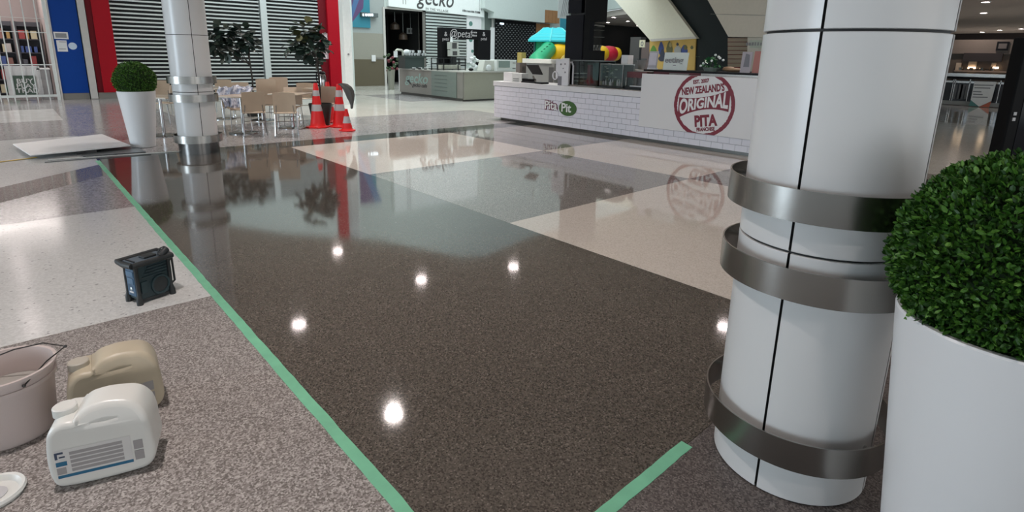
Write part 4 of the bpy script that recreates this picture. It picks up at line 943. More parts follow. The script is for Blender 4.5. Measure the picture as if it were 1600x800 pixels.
# ================================================================== jerry cans, bucket, lid
def can(name, label, loc, rz, bodym, capm, labels, L=.315, Dp=.19, Hc=.30):
    t = thing(name, label, 'jerry can', loc, rz)
    # silhouette in local x (length) and z, extruded along y, rounded by bevel; a slot makes the grip
    out = [(.0, .012), (.0, .205), (.012, .235), (.03, .25), (.083, .252), (.095, .262), (.115, .282), (.135, .292), (.235, .292), (.268, .280), (.295, .245), (.310, .19), (.3145, .12), (.3145, .03), (.300, .006), (.285, .0), (.012, .0)]
    out = [(x*L/.315, z*Hc/.30) for x, z in out]
    cu = bpy.data.curves.new('body', 'CURVE'); cu.dimensions = '2D'; cu.fill_mode = 'BOTH'
    def spl(pts):
        s_ = cu.splines.new('BEZIER'); s_.bezier_points.add(len(pts)-1); s_.use_cyclic_u = True
        for b, p in zip(s_.bezier_points, pts): b.co = (p[0], p[1], 0); b.handle_left_type = b.handle_right_type = 'AUTO'
    cu.resolution_u = 5
    bev = .022; c_ = Vector((sum(p[0] for p in out)/len(out), sum(p[1] for p in out)/len(out)))
    spl([(c_.x+(p[0]-c_.x)*(1-bev/.16), c_.y+(p[1]-c_.y)*(1-bev/.145)) for p in out])
    sl_ = [(.128, .238), (.148, .2475), (.205, .2485), (.224, .240), (.205, .229), (.148, .228)]; spl([(x*L/.315, z*Hc/.30) for x, z in sl_])
    cu.extrude = Dp/2-bev; cu.bevel_depth = bev*.98; cu.bevel_resolution = 4; cu.offset = 0
    o = bpy.data.objects.new('tmp', cu); COL.objects.link(o); bpy.context.view_layer.update()
    me = bpy.data.meshes.new_from_object(o.evaluated_get(bpy.context.evaluated_depsgraph_get())); bpy.data.objects.remove(o)
    zmin = min(v.co.y for v in me.vertices)
    for v in me.vertices:
        x, z, y = v.co.x, v.co.y-zmin, v.co.z
        # shoulder: the top third narrows towards the grip, the body bulges slightly
        k = max(0, (z-.20*Hc/.30)/(.10)); y *= (1-.30*min(1, k)**1.5) if x > .1 else 1
        v.co = (x, y, z)
    me.materials.clear(); me.materials.append(bodym); me.polygons.foreach_set('use_smooth', [True]*len(me.polygons))
    b = bpy.data.objects.new('body', me); COL.objects.link(b); b.parent = t
    zt_ = .247*Hc/.30; cx_ = .048
    part(G().lathe([(.030, zt_-.03), (.030, zt_+.004), (.0385, zt_+.004), (.0385, zt_+.034), (.034, zt_+.038), (0, zt_+.038)], cx=cx_, n=40), 'cap', capm, t, smooth=40)
    # moulded panel ridge on the grip side
    part(G().tube([(.125, -Dp/2*.86, .20), (.145, -Dp/2*.80, .225), (.215, -Dp/2*.78, .228), (.245, -Dp/2*.82, .20), (.235, -Dp/2*.96, .16)], .005, 8), 'grip_ridge', bodym, t, smooth=1)
    yf = -Dp/2-.0012
    if labels: 
        for (x0, z0, x1, z1, m_, e, nm) in labels: part(G().slab([(x0, yf-e, z0), (x1, yf-e, z0), (x1, yf-e, z1), (x0, yf-e, z1)], (0, .0008, 0)), nm, m_, t)
    return t
plw = mat('can_plastic_white', (.72, .73, .70), .3, 0, .05, 6, .5); plt = mat('can_plastic_stained', (.50, .44, .33), .38, 0, .2, 7, .5)
lw_ = mat('can_label_white', (.66, .66, .65), .5); ltx = mat('can_label_text', (.34, .33, .33), .6); lbl = mat('can_label_blue', (.02, .14, .26), .5); ldk = mat('can_label_dark', (.05, .07, .12), .6)
labs = [(.022, .052, .255, .168, lw_, 0, 'label'), (.022, .052, .255, .064, lbl, .0006, 'blue_stripe'), (.022, .068, .05, .096, ltx, .0006, 'small_print'), (.022, .102, .055, .120, lbl, .0006, 'blue_stripe')]
for k in range(5): labs.append((.066, .072+k*.0175, .228, .0845+k*.0175, ltx, .0006, 'print_line'))
labs += [(.022, .132, .03, .160, ldk, .0006, 'logo_mark'), (.03, .152, .048, .160, ldk, .0006, 'logo_mark'), (.034, .136, .052, .142, ldk, .0006, 'logo_mark'), (.262, .058, .292, .098, ltx, .0004, 'side_print'), (.262, .104, .292, .142, ltx, .0004, 'side_print')]
jc = can('jerry_can', 'white plastic jerry can with blue striped label in the left foreground', (-.048, 2.475, 0), math.atan2(2.312-2.408, .301), plw, plw, labs, L=.325, Hc=.31)
labs2 = [(.10, .10, .28, .150, mat('can_label_worn', (.42, .40, .34), .6), 0, 'label'), (.262, .055, .300, .095, ltx, .0004, 'side_print'), (.262, .105, .300, .150, ltx, .0004, 'side_print')]
can('jerry_can', 'stained beige jerry can standing behind the white one beside the bucket', (.02, 2.83, 0), math.atan2(-.03, .30), plt, mat('cap_dusty', (.46, .43, .37), .5), labs2, L=.335)
q = P(22, 672, z=0)
bk_ = thing('plastic_bucket', 'pale pinkish plastic bucket with wire handle at the left edge', 'bucket', (q.x, q.y, 0))
bm_ = mat('bucket_pink_white', (.60, .52, .50), .4, 0, .06, 5)
BR, BH = .178, .30
part(G().lathe([(0, 0), (.143, 0), (.148, .006), (BR-.012, BH-.06), (BR-.002, BH-.06), (BR-.002, BH-.045), (BR-.01, BH-.045), (BR-.004, BH-.012), (BR+.004, BH-.01), (BR+.004, BH), (BR-.008, BH), (BR-.018, BH-.05), (.143, .01), (0, .01)], n=72), 'shell', bm_, bk_, smooth=35)
part(G().cyl(0, 0, .10, .19, .152, n=48), 'contents', mat('bucket_slurry', (.36, .345, .32), .5, 0, .08, 5), bk_)
ea = P(45, 607, z=BH-.03); ea2 = Vector((2*q.x-ea.x, 2*q.y-ea.y, BH-.03)); mid = P(102, 541, z=BH+.02)
e1 = ea-Vector((q.x, q.y, 0)); e2 = ea2-Vector((q.x, q.y, 0)); m1 = mid-Vector((q.x, q.y, 0))
e1.xy = e1.xy.normalized()*(BR+.004); e2.xy = -e1.xy
pts = [e1, e1*.45+m1*.55+Vector((0, 0, .012)), m1, m1*.75+e2*.25+Vector((0, 0, .035)), m1*.4+e2*.6+Vector((0, 0, .03)), e2]
part(G().tube(pts, .003, 6), 'wire_handle', mat('handle_wire', (.10, .10, .10), .3, .9), bk_, smooth=1)
for e_ in (e1, e2, m1): part(G().ball(e_[:], .007, .007, .007, 10, 8), 'handle_ear', MATS['handle_wire'], bk_, smooth=1)
ld = thing('bucket_lid', 'white round rimmed lid on the floor in the bottom left corner', 'lid', P(-13, 776, z=0))
part(G().lathe([(0, .004), (.075, .004), (.086, .022), (.096, .024), (.100, .014), (.092, .0), (0, 0)], n=48), 'dish', plw, ld, smooth=40)
part(G().lathe([(0, .0045), (.045, .0045), (.045, .006), (0, .006)], n=32), 'centre', mat('lid_centre', (.55, .55, .56), .4), ld)

# ================================================================== things on the tiled counter
WT = .977                          # worktop height
def cx_box(l, r, t, b, x, th, name, m, par, **k): return part(xbox(G(), l, r, t, b, x, th), name, m, par, **k)
def onct(l, r, t, x, th, name, m, par, z0=WT, **k):      # a box standing at z0 with its face on the plane x
    my = 115; return part(G().box(x, P(l, my, x=x).y, z0, x+th, P(r, my, x=x).y, P((l+r)/2, t, x=x).z), name, m, par, **k)
def f(t):
    onct(787, 800, 113, 9.42, .22, 'left_box', paper, t); onct(800, 815, 114.5, 9.40, .22, 'right_box', mat('printer_white', (.62, .64, .62), .4), t, bevel=.006)
    for i, zz in enumerate((.03, .075)): a = P(802, 110, x=9.395); b = P(811, 110, x=9.395); part(G().box(9.392, a.y, WT+zz, 9.40, b.y, WT+zz+.012), 'slot', ink, t)
small('receipt_printer', 'white receipt printers at the left end of the tiled counter', 'printer', f)
def f(t):
    a = P(816, 122, x=9.40); b = P(850, 122, x=9.40)
    part(G().box(9.36, a.y, WT, 9.62, b.y+.05, WT+.035), 'base_plate', black, t, bevel=.008)
    part(G().box(9.42, P(815, 118, x=9.42).y, WT+.03, 9.55, P(832, 118, x=9.42).y, WT+.10), 'keypad', black, t, bevel=.01)
    part(G().tube([(9.52, P(836, 120, x=9.5).y, WT+.03), (9.50, P(833, 110, x=9.5).y, WT+.17)], .022, 8), 'stand', steel, t)
    q = [P(819, 101, x=9.40), P(837, 101.5, x=9.40), P(848, 117, x=9.40), P(833, 116, x=9.40)]
    part(G().slab([(9.46, q[0].y, q[0].z), (9.46, q[1].y, q[1].z), (9.38, q[2].y, q[2].z), (9.38, q[3].y, q[3].z)], (.03, 0, .01)), 'screen', black, t)
small('till_screen', 'black tilted till touchscreen on a stand on the tiled counter', 'till', f)
def f(t):
    for i, (l, r, c) in enumerate(((850, 861, paper), (858, 873, paper))): a, b = P(l, 128, z=WT), P(r, 130, z=WT); part(G().box(9.36+.03*i, a.y, WT, 9.56+.03*i, b.y, WT+.006+.004*i), 'sheet', c, t)
small('loose_papers', 'loose white papers lying on the counter between till and spotted stand', 'papers', f)
spw = mat('stand_white', (.66, .66, .68), .4); spd = mat('stand_spot', (.18, .18, .20), .5)
def f(t):
    onct(878, 888, 91, 9.40, .03, 'board', spw, t)
    for (x, y, r) in ((875.5, 100.5, .022), (882, 100, .02), (879, 107, .016), (882, 113, .02)): c_ = P(x+.8, y, x=9.395); part(G().lathe([(0, 0), (r, 0), (r, .003), (0, .003)], n=12, M=Matrix(((0, 0, -1, 9.399), (-1, 0, 0, c_.y), (0, 1, 0, c_.z), (0, 0, 0, 1)))), 'spot', spd, t)
    a = P(869, 95, x=9.44); part(G().box(9.44, a.y, WT+.16, 9.47, P(879, 95, x=9.44).y, P(873, 92, x=9.44).z), 'rear_board', spw, t)
    c_ = P(866, 118, x=9.40); part(G().tube([(9.43, c_.y+.075*cos(a), c_.z+.085*sin(a)) for a in [2*pi*k/20 for k in range(21)]], .014, 8), 'ring', spw, t, smooth=1)
    part(G().box(9.415, P(871, 120, x=9.4).y, WT, 9.44, P(877, 120, x=9.4).y, WT+.2), 'foot_post', spd, t)
small('spotted_stand', 'white black-spotted straw stand with a ring, left of the glass cabinet', 'stand', f)
# rear bench with grey cupboard and white lid
gcm = mat('cupboard_grey', (.22, .225, .215), .45)
def f(t):
    x = 11.6; a, b = P(822, 110, x=x), P(866, 110, x=x); zt_ = P(845, 99, x=x).z
    part(G().box(x, a.y, 0, x+.6, b.y, zt_), 'body', gcm, t); l0, l1 = P(816, 95, x=x-.05), P(861, 95, x=x-.05)
    part(G().box(x-.05, l0.y, zt_, x+.65, l1.y, P(840, 92, x=x-.05).z), 'lid', mat('lid_white', (.75, .76, .70), .3), t, bevel=.01)
    part(G().box(x-.02, P(807, 100, x=x).y, .5, x+.3, P(813, 100, x=x).y, zt_), 'side_unit', mat('unit_brown', (.15, .13, .12), .5), t)
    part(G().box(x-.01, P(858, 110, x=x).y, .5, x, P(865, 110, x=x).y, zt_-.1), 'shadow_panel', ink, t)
small('chest_unit', 'grey chest unit with a white lid behind the till screen', 'cabinet', f)
glassm = mat('clear_glass', (.85, .92, .90), .03, trans=1.0, var=0)
def f(t):
    x0, x1 = 9.55, 10.1; ya, yb_ = P(889, 120, x=x0).y, P(936, 120, x=x0).y; zt_ = P(912, 94, x=x0).z
    part(G().box(x0-.1, ya, WT, x1, yb_, WT+.03), 'base', steel, t); part(G().box(x0, ya, zt_-.02, x1, yb_, zt_), 'top', mat('cabinet_top', (.2, .22, .22), .3, .5), t)
    for y in (ya, ya+(yb_-ya)*.33, yb_+.02): part(G().box(x0, y-.02, WT+.03, x0+.02, y, zt_-.02), 'upright', blackm, t); 
    part(G().box(x1-.02, ya, WT+.03, x1, yb_, zt_-.02), 'back', mat('cabinet_back', (.03, .045, .045), .5), t)
    for k in range(3): part(G().box(x0+.04, ya-.02, WT+.10+k*.085, x1-.04, ya+(yb_-ya)*.33, WT+.108+k*.085), 'glass_shelf', mat('shelf_edge', (.32, .38, .36), .3), t)
    part(G().box(x0+.1, ya+(yb_-ya)*.52, WT+.03, x1-.1, ya+(yb_-ya)*.62, zt_-.1), 'maroon_panel', mat('cabinet_maroon', (.10, .008, .02), .5), t)
    part(G().box(x0+.12, ya+(yb_-ya)*.68, WT+.14, x1-.1, ya+(yb_-ya)*.98, zt_-.06), 'teal_panel', mat('cabinet_teal', (.03, .075, .075), .4), t)
    part(G().box(x0, ya, WT+.03, x0+.004, yb_, zt_-.02), 'front_glass', glassm, t)
small('display_cabinet', 'low glass display cabinet on the tiled counter with dark interior shelves', 'cabinet', f)
def f(t):
    for k in range(3): onct(889+k*1.5, 893+k*1.2, 96+k*3, 9.50, .03, 'cup_stack', spw, t)
small('cup_dispenser', 'clear stack of cups at the left end of the display cabinet', 'cups', f)
def f(t):
    x0, x1 = 9.55, 9.95; ya, yb_ = P(937, 120, x=x0).y, P(973, 120, x=x0).y; zt_ = P(955, 101, x=x0).z
    part(G().box(x0, ya, WT+.02, x1, yb_, WT+.05), 'base', blackm, t)
    for y in (ya, yb_+.015):
        for x in (x0, x1-.015): part(G().box(x, y-.015, WT+.05, x+.015, y, zt_), 'corner_post', steel, t)
    part(G().box(x0, ya, zt_, x1, yb_, zt_+.015), 'top_frame', steel, t); part(G().box(x1-.01, ya, WT+.05, x1, yb_, zt_), 'back', mat('case_back', (.16, .19, .19), .4), t)
    part(G().box(x0+.003, ya, WT+.05, x0+.007, yb_, zt_), 'front_glass', glassm, t)
small('glass_case', 'small glass case of white bottles and greenery beside the display cabinet', 'case', f)
for k in range(9):
    c_ = P(940+(k*3.6) % 30, 118, x=9.72+.05*(k % 3)); o = G().lathe([(0, 0), (.022, 0), (.022, .07), (.01, .10), (.01, .125), (0, .125)], c_.x, c_.y, 10, M=Matrix.Translation((0, 0, WT+.05))).build('bottle', spw if k % 3 else mat('bottle_green', (.10, .16, .10), .4), None, 1)
    tag(o, ('white' if k % 3 else 'green')+' small bottle, '+ORD[k]+' inside the glass case on the counter', 'bottle', 'bottles in the glass case')
def f(t):
    for k in range(22):
        c_ = P(945+random.uniform(0, 20), random.uniform(98, 125), x=9.75); part(G().ball((c_.x+random.uniform(-.05, .05), c_.y, max(c_.z, WT+.08)), .03, .035, .014, 7, 5), 'leaf', mat('case_leaf', (.10, .15, .10), .5) if k % 2 else mat('case_leaf_pale', (.42, .46, .40), .5), t)
    c_ = P(955, 120, x=9.75); part(G().cyl(c_.x, c_.y, WT+.05, WT+.12, .04, .05, 12), 'pot', spw, t)
small('case_plant', 'small pale leaved plant inside the glass case', 'plant', f)
def f(t):
    x = 9.62; ya, yb_ = P(975, 120, x=x).y, P(1006, 120, x=x).y
    part(G().box(x, ya, WT, x+.5, yb_, WT+.06), 'base', blackm, t); part(G().box(x+.05, ya-.12, WT+.06, x+.35, yb_+.05, WT+.08), 'tray', paper, t)
    mr_ = mat('hood_maroon', (.12, .03, .035), .4); part(G().box(x+.1, ya, WT+.24, x+.5, yb_, WT+.36), 'hood', mr_, t); part(G().box(x+.1, ya, WT+.06, x+.14, ya+.03, WT+.24), 'side', steel, t)
    part(G().box(x+.46, ya, WT+.06, x+.5, yb_, WT+.24), 'back', mat('unit_pale', (.33, .32, .31), .4), t)
small('warming_unit', 'maroon hooded warming unit left of the stamped panel', 'warmer', f)
o = G().box(9.98, P(938, 100, x=9.9).y, 1.34, 10.5, P(1004, 100, x=9.9).y, 1.375).build('serving_shelf', mat('shelf_white', (.55, .55, .50), .35), None, bevel=.005); tag(o, 'white serving shelf over the glass case', 'shelf')
o = G().box(10.2, P(938, 100, x=9.9).y, WT, 10.28, P(944, 100, x=9.9).y, 1.34).box(10.2, P(1000, 100, x=9.9).y, WT, 10.28, P(1004, 100, x=9.9).y, 1.34).build('leg', steel, o)
# raised rear bench behind the stamped board
def f(t):
    x = 9.80; ya, yb_ = 6.55, 3.0
    part(G().box(x, yb_, 0, x+.75, 6.55, 1.36), 'carcass', mat('bench_maroon', (.10, .012, .02), .5), t)
    part(G().box(x-.06, yb_, 1.36, x+.8, 6.75, 1.395), 'top', black, t); part(G().box(x-.03, yb_, 1.30, x, P(1097, 110, x=x).y, 1.36), 'steel_edge', steel, t)
    part(G().box(x-.02, P(1047, 110, x=x).y, 1.05, x, P(1078, 110, x=x).y, 1.34), 'grey_door', gcm, t)
small('rear_bench', 'raised black topped bench behind the stamped white board', 'bench', f)
BT = 1.397
def stand(l, r, t_, x, name, label, cat, m, fn=None):
    t = thing(name, label, cat); my = 100; a, b = P(l, my, x=x), P(r, my, x=x); z1 = P((l+r)/2, t_, x=x).z
    part(G().slab([(x, a.y, BT), (x, b.y, BT), (x+.04, b.y, z1), (x+.04, a.y, z1)], (.008, 0, 0)), 'board', m, t)
    part(G().slab([(x+.10, (a.y+b.y)/2+.02, BT), (x+.10, (a.y+b.y)/2-.02, BT), (x+.045, (a.y+b.y)/2-.02, (BT+z1)/2), (x+.045, (a.y+b.y)/2+.02, (BT+z1)/2)], (.005, 0, 0)), 'strut', m, t)
    if fn: fn(t, a, b, z1, x)
    return t
def fr(t, a, b, z1, x): part(G().slab([(x+.006, a.y-.02, BT+.08), (x+.006, b.y+.02, BT+.08), (x+.03, b.y+.02, z1-.03), (x+.03, a.y-.02, z1-.03)], (-.004, 0, 0)), 'sheet', mat('sheet_lilac', (.60, .58, .64), .4), t); part(G().box(x-.01, a.y, BT, x+.05, b.y, BT+.03), 'foot', spw, t)
stand(1012, 1026, 80, 9.95, 'menu_holder', 'upright white menu holder left of the white greeting sign', 'holder', mat('holder_lilac', (.45, .43, .46), .35), fr)
def gr_(t, a, b, z1, x): text('lettering', 'eeting', .16, (x+.004, (a.y+b.y)/2+.03, BT+.19), *XF, inkg, t, sx=1.05, bold=.002); part(G().box(x+.010, (a.y+b.y)/2+.05, BT+.085, x+.016, (a.y+b.y)/2-.02, BT+.10), 'small_print', inkg, t)
stand(1036, 1073.5, 82, 9.90, 'greeting_sign', 'white sign with grey lettering standing on the rear bench below the parrot picture', 'sign', mat('sign_green_white', (.68, .74, .70), .4), gr_)
stand(1157, 1173, 81, 9.95, 'brochure_holder', 'lilac grey brochure holder near the right end of the rear bench', 'holder', mat('brochure_lilac', (.42, .38, .41), .4), lambda t, a, b, z1, x: (part(G().slab([(x+.014, a.y-.05, BT+.1), (x+.014, b.y+.03, BT+.1), (x+.03, b.y+.05, z1-.05), (x+.03, a.y-.07, z1-.03)], (-.005, 0, 0)), 'dark_print', spd, t)))
stand(1176, 1192, 80, 9.97, 'red_card', 'reddish card standing at the right end of the rear bench', 'card', mat('card_red', (.42, .16, .13), .45), lambda t, a, b, z1, x: (part(G().slab([(x+.012, a.y-.03, BT+.06), (x+.012, b.y+.05, BT+.06), (x+.03, b.y+.05, BT+.2), (x+.03, a.y-.03, BT+.2)], (-.005, 0, 0)), 'card_print', spd, t)))
def f(t):
    x = 10.05; random.seed(4)
    for k in range(48):
        c_ = P(1112+random.gauss(0, 7.5), 96+random.uniform(-9, 8)+abs(random.gauss(0, 1)), x=x); z = max(c_.z, BT+.05)
        M = Matrix.Translation((x+random.uniform(-.1, .1), c_.y, z)) @ Matrix.Rotation(random.uniform(0, 6), 4, 'Z') @ Matrix.Rotation(random.uniform(-.9, .6), 4, 'X') @ Matrix.Scale(random.uniform(.06, .11), 4)
        o = bpy.data.objects.new('leaf', plm); COL.objects.link(o); o.parent = t; o.matrix_basis = M
    for (px_, py) in ((1118, 86), (1123, 89), (1130, 94), (1099, 99), (1095, 103), (1125, 91), (1112, 95)):
        c_ = P(px_, py, x=x-.1); part(G().ball((x-.1, c_.y, max(c_.z, BT+.03)), .02, .028, .022, 8, 6), 'bloom', cupm, t, smooth=1)
    c_ = P(1112, 100, x=x); part(G().lathe([(0, 0), (.12, 0), (.16, .07), (.15, .07), (.1, .02), (0, .02)], c_.x, c_.y, 20, M=Matrix.Translation((0, 0, BT))), 'bowl', mat('bowl_grey_green', (.2, .24, .21), .4), t, smooth=1)
plm = flm[0].copy(); plm.materials.clear(); plm.materials.append(mat('house_plant_green', (.03, .14, .05), .4, 0, .3, 9, .4))
small('table_plant', 'green plant with white blooms in a low bowl on the rear bench', 'plant', f)
def f(t):
    c_ = P(1147, 99, x=10.1); part(G().ball((c_.x, c_.y, BT+.04), .1, .22, .04, 14, 8), 'lump', mat('bread_brown', (.25, .16, .09), .6), t, smooth=1)
    c_ = P(1140, 97, x=10.1); part(G().ball((c_.x, c_.y, BT+.06), .08, .12, .04, 12, 8), 'top_lump', MATS['bread_brown'], t, smooth=1)
small('bread_basket', 'low brown heap on the rear bench between plant and brochure holder', 'basket', f)
def f(t):
    c_ = P(1002, 93, x=10.4); part(G().lathe([(0, 0), (.06, 0), (.11, .2), (.10, .2), (.06, .01), (0, .01)], 10.4, P(1003, 93, x=10.4).y, 20, M=Matrix.Translation((0, 0, 1.377))), 'bowl', mat('tub_grey', (.20, .20, .20), .35), t, smooth=40)
small('grey_tub', 'grey tub on the serving shelf left of the menu holder', 'tub', f)
o = G().box(10.2, P(971, 90, x=10.2).y, 1.377, 10.4, P(981, 90, x=10.2).y, P(976, 86, x=10.2).z).build('carton', paper); tag(o, 'small white carton on the serving shelf right of the red tunnel ring', 'carton')

# ================================================================== black display tower behind the counter
bt_ = thing('black_tower', 'tall black display tower with a lit niche rising behind the tiled counter', 'tower')
xT = 12.6; yc = P(911, 60, x=xT).y; yl = P(883.5, 60, x=xT).y; xr = P(945.5, 60, y=yc).x; z1 = P(900, 23.5, x=xT).z
part(G().box(xT, yc+.02, WT, xT+.5, yl, z1), 'lower_block', mat('tower_black', (.006, .0065, .010), .45, spec=.12), bt_)
part(G().box(xT+.02, P(908, 10, x=xT).y, z1+.06, xT+.5, P(887.5, 10, x=xT).y, 4.1), 'upper_block', MATS['tower_black'], bt_)
part(G().box(xT+.06, yc+.03, z1, xT+.45, P(890, 20, x=xT).y, z1+.06), 'neck', blackm, bt_)
part(G().box(xT+.03, yc-.02, WT, xr, yc+.02, P(930, 79, y=yc).z).box(xT+.03, yc-.02, P(930, 33, y=yc).z, xr, yc+.02, 4.1).box(xT+.03, yc-.02, P(930, 79, y=yc).z, P(920, 60, y=yc).x, yc+.02, P(930, 33, y=yc).z), 'front_panel', black, bt_)
part(G().box(xT+.5, yc+.02, 0, xr, yc+.9, P(930, 79, y=yc).z), 'niche_base', black, bt_); part(G().box(P(920, 60, y=yc).x, yc+.55, P(930, 79, y=yc).z, xr+.5, yc+.6, P(930, 33, y=yc).z), 'niche_back', dark, bt_); part(G().box(xT+.5, yc+.02, P(930, 33, y=yc).z, xr, yc+.9, 4.1), 'niche_top', black, bt_)
for k, (t0, t1, c) in enumerate(((38, 42, 'unit_pale'), (46, 47.5, 'unit_pale'), (57, 58.5, 'unit_pale'))):
    a, b = P(925, t0, y=yc+.1), P(944, t1, y=yc+.1); part(G().box(a.x, yc+.08, b.z, b.x, yc+.5, a.z), 'niche_shelf', mat('niche_grey', (.13, .13, .12), .4), bt_)
nw = mat('glassware', (.35, .36, .34), .2)
for k in range(12):
    c_ = P(923+(k*1.75) % 21, 77.5, y=yc+.1); o = G().lathe([(0, 0), (.03, 0), (.012, .03), (.012, .08), (.045, .16), (.042, .16), (0, .09)], c_.x, yc+.12+.08*(k % 3), 10, M=Matrix.Translation((0, 0, P(930, 79, y=yc).z+.002+0*k))).build('glass', nw, None, 1)
    tag(o, 'stemmed glass, '+ORD[k]+' in the niche of the black tower', 'glass', 'glasses in the black tower niche')
# ================================================================== playhouse
ph = thing('playhouse', 'plastic playhouse with turquoise roof green slide and round tunnel behind the black tower', 'playhouse')
yp = 19.2
tq = mat('turquoise_plastic', (.03, .50, .56), .35, 0, .04); gp = mat('green_plastic', (.01, .33, .14), .35, 0, .06); yp_ = mat('yellow_plastic', (.80, .46, .01), .35, 0, .05); rp = mat('red_plastic', (.50, .01, .03), .35, 0, .06)
cR = P(861.5, 55, y=yp+.7); zr0 = P(860, 65, y=yp).z; zr1 = P(860, 43.5, y=yp+.7).z; xm = P(864, 62, y=yp+.7).x; rw = xm-P(836, 62, y=yp+.7).x
rot = rad(38)
def hexr(r, z, n=6): return [(xm+r*cos(rot+2*pi*k/n), yp+.7+r*sin(rot+2*pi*k/n), z) for k in range(n)]
prof = [(rw*1.04, zr0), (rw*1.04, zr0+.07), (rw*.92, zr0+.22), (rw*.70, zr0+.38), (rw*.42, zr1-.03), (rw*.2, zr1), (0, zr1)]
g = G(); vs = []; 
for r, z in prof[:-1]: vs += hexr(r, z)
vs.append((xm, yp+.7, zr1)); fs = []
for j in range(len(prof)-2):
    for k in range(6): fs.append((j*6+k, j*6+(k+1) % 6, (j+1)*6+(k+1) % 6, (j+1)*6+k))
for k in range(6): fs.append(((len(prof)-2)*6+k, (len(prof)-2)*6+(k+1) % 6, len(vs)-1))
g.add(vs, fs); part(g, 'roof', tq, ph)
for k in range(6): part(G().tube([hexr(r, z)[k] for r, z in prof[:-1]], .035, 6), 'roof_rib', mat('turquoise_light', (.12, .62, .64), .35), ph, smooth=1)
for j, fr_ in enumerate((.25, .45, .65)):
    for k in range(6):
        i0 = 1+j; a = Vector(hexr(*prof[i0])[k]); b = Vector(hexr(*prof[i0])[(k+1) % 6]); part(G().tube([a*.98+b*.02, b*.98+a*.02], .014, 5), 'roof_groove', MATS['turquoise_light'], ph)
part(G().slab([(p[0], p[1], zr0-.9) for p in hexr(rw*.75, 0)], (0, 0, .9)), 'cabin', gp, ph); 
for k in range(6):
    h_ = hexr(rw*.78, 0)[k]; part(G().cyl(h_[0], h_[1], 0, zr0, .05, n=8), 'post', mat('post_dark_teal', (.02, .10, .10), .4), ph)
# green slide tube down to the left, open underneath
s0_ = P(859, 72, y=yp-.1); s1_ = P(846, 90, y=yp-.9)
part(G().tube([(s0_.x+.35, yp+.4, s0_.z-.05), (s0_.x+.05, yp, s0_.z-.15), (s1_.x+.1, yp-.5, s1_.z-.15), (s1_.x-.05, yp-.8, s1_.z-.5)], [.33, .36, .38, .40], 20), 'slide_tube', gp, ph, smooth=50)
for k in range(4):
    t_ = .15+.22*k; c_ = Vector((s0_.x+.05, yp, s0_.z-.15)).lerp(Vector((s1_.x+.1, yp-.5, s1_.z-.15)), t_); part(G().tube([(c_.x-.30, c_.y-.15, c_.z+.12), (c_.x-.05, c_.y-.2, c_.z+.34), (c_.x+.2, c_.y-.12, c_.z+.30)], .018, 6), 'slide_rib', mat('green_deep', (.006, .20, .09), .4), ph, smooth=1)
# tunnel of coloured rings reaching right behind the tower
c0 = P(872, 81.5, y=yp-.4); c1 = P(953, 82.5, y=yp-.4); rT = (P(870, 67.5, y=yp-.4).z-P(870, 95, y=yp-.4).z)/2
def drum(x0, x1, r, m, name):
    n = 28; part(G().lathe([(0, 0), (r*.80, 0), (r*.97, (x1-x0)*.18), (r, (x1-x0)*.5), (r*.97, (x1-x0)*.82), (r*.80, x1-x0), (0, x1-x0)], n=n, M=Matrix(((0, 0, 1, x0), (0, 1, 0, yp-.1), (1, 0, 0, c0.z), (0, 0, 0, 1)))), name, m, ph, smooth=35)
xa = P(863, 81, y=yp-.1).x; xb = P(965, 81, y=yp-.1).x; L_ = xb-xa
for k, (a, b, m) in enumerate(((0, .24, yp_), (.24, .42, rp), (.42, .62, yp_), (.62, .78, yp_), (.78, .93, rp), (.90, 1.0, yp_))): drum(xa+L_*a, xa+L_*b, rT*(1 if k < 5 else .88), m, 'tunnel_ring')
for k in (.1, .5, .9): part(G().cyl(xa+L_*k, yp-.1, 0, c0.z-rT*.9, .06, n=10), 'tunnel_leg', gp, ph)
part(G().slab([(P(872, 90, y=yp-.5).x, yp-.5, c0.z-rT-.1), (P(884, 90, y=yp-.5).x, yp-.5, c0.z-rT-.1), (P(882, 88, y=yp-.5).x, yp-.5, c0.z-.1)], (0, .05, 0)), 'yellow_flap', mat('pale_yellow_plastic', (.80, .62, .20), .4), ph)
sb = thing('striped_banner', 'grey striped tall banner with teal foot between timber and black tower', 'banner'); yq = 22.5
part(ypan(G(), 873, 890, -40, 29, yq, .03), 'panel', mat('banner_grey', (.42, .43, .42), .5), sb); part(ypan(G(), 875.5, 886, 29, 47, yq, .03), 'foot_panel', teal, sb)
for k in range(5): a = P(876+k*2.6, 26, y=yq-.03); part(G().slab([(a.x, yq-.034, a.z), (a.x+.03, yq-.034, a.z), (a.x+.34, yq-.034, a.z+1.3), (a.x+.28, yq-.034, a.z+1.3)], (0, .003, 0)), 'stripe_print', mat('stripe_dark', (.12, .12, .13), .5), sb)
part(G().cyl(P(881, 60, y=yq).x, yq, 0, P(881, 47, y=yq).z, .03, n=8), 'pole', blackm, sb)
o = G().box(P(815, 80, y=20.5).x, 20.5, 0, P(822, 80, y=20.5).x, 20.8, P(818, 82, y=20.5).z).build('yellow_bin', mat('bin_yellow', (.45, .33, .10), .5)); tag(o, 'small dull yellow stand in front of the honeycomb shutter', 'stand')

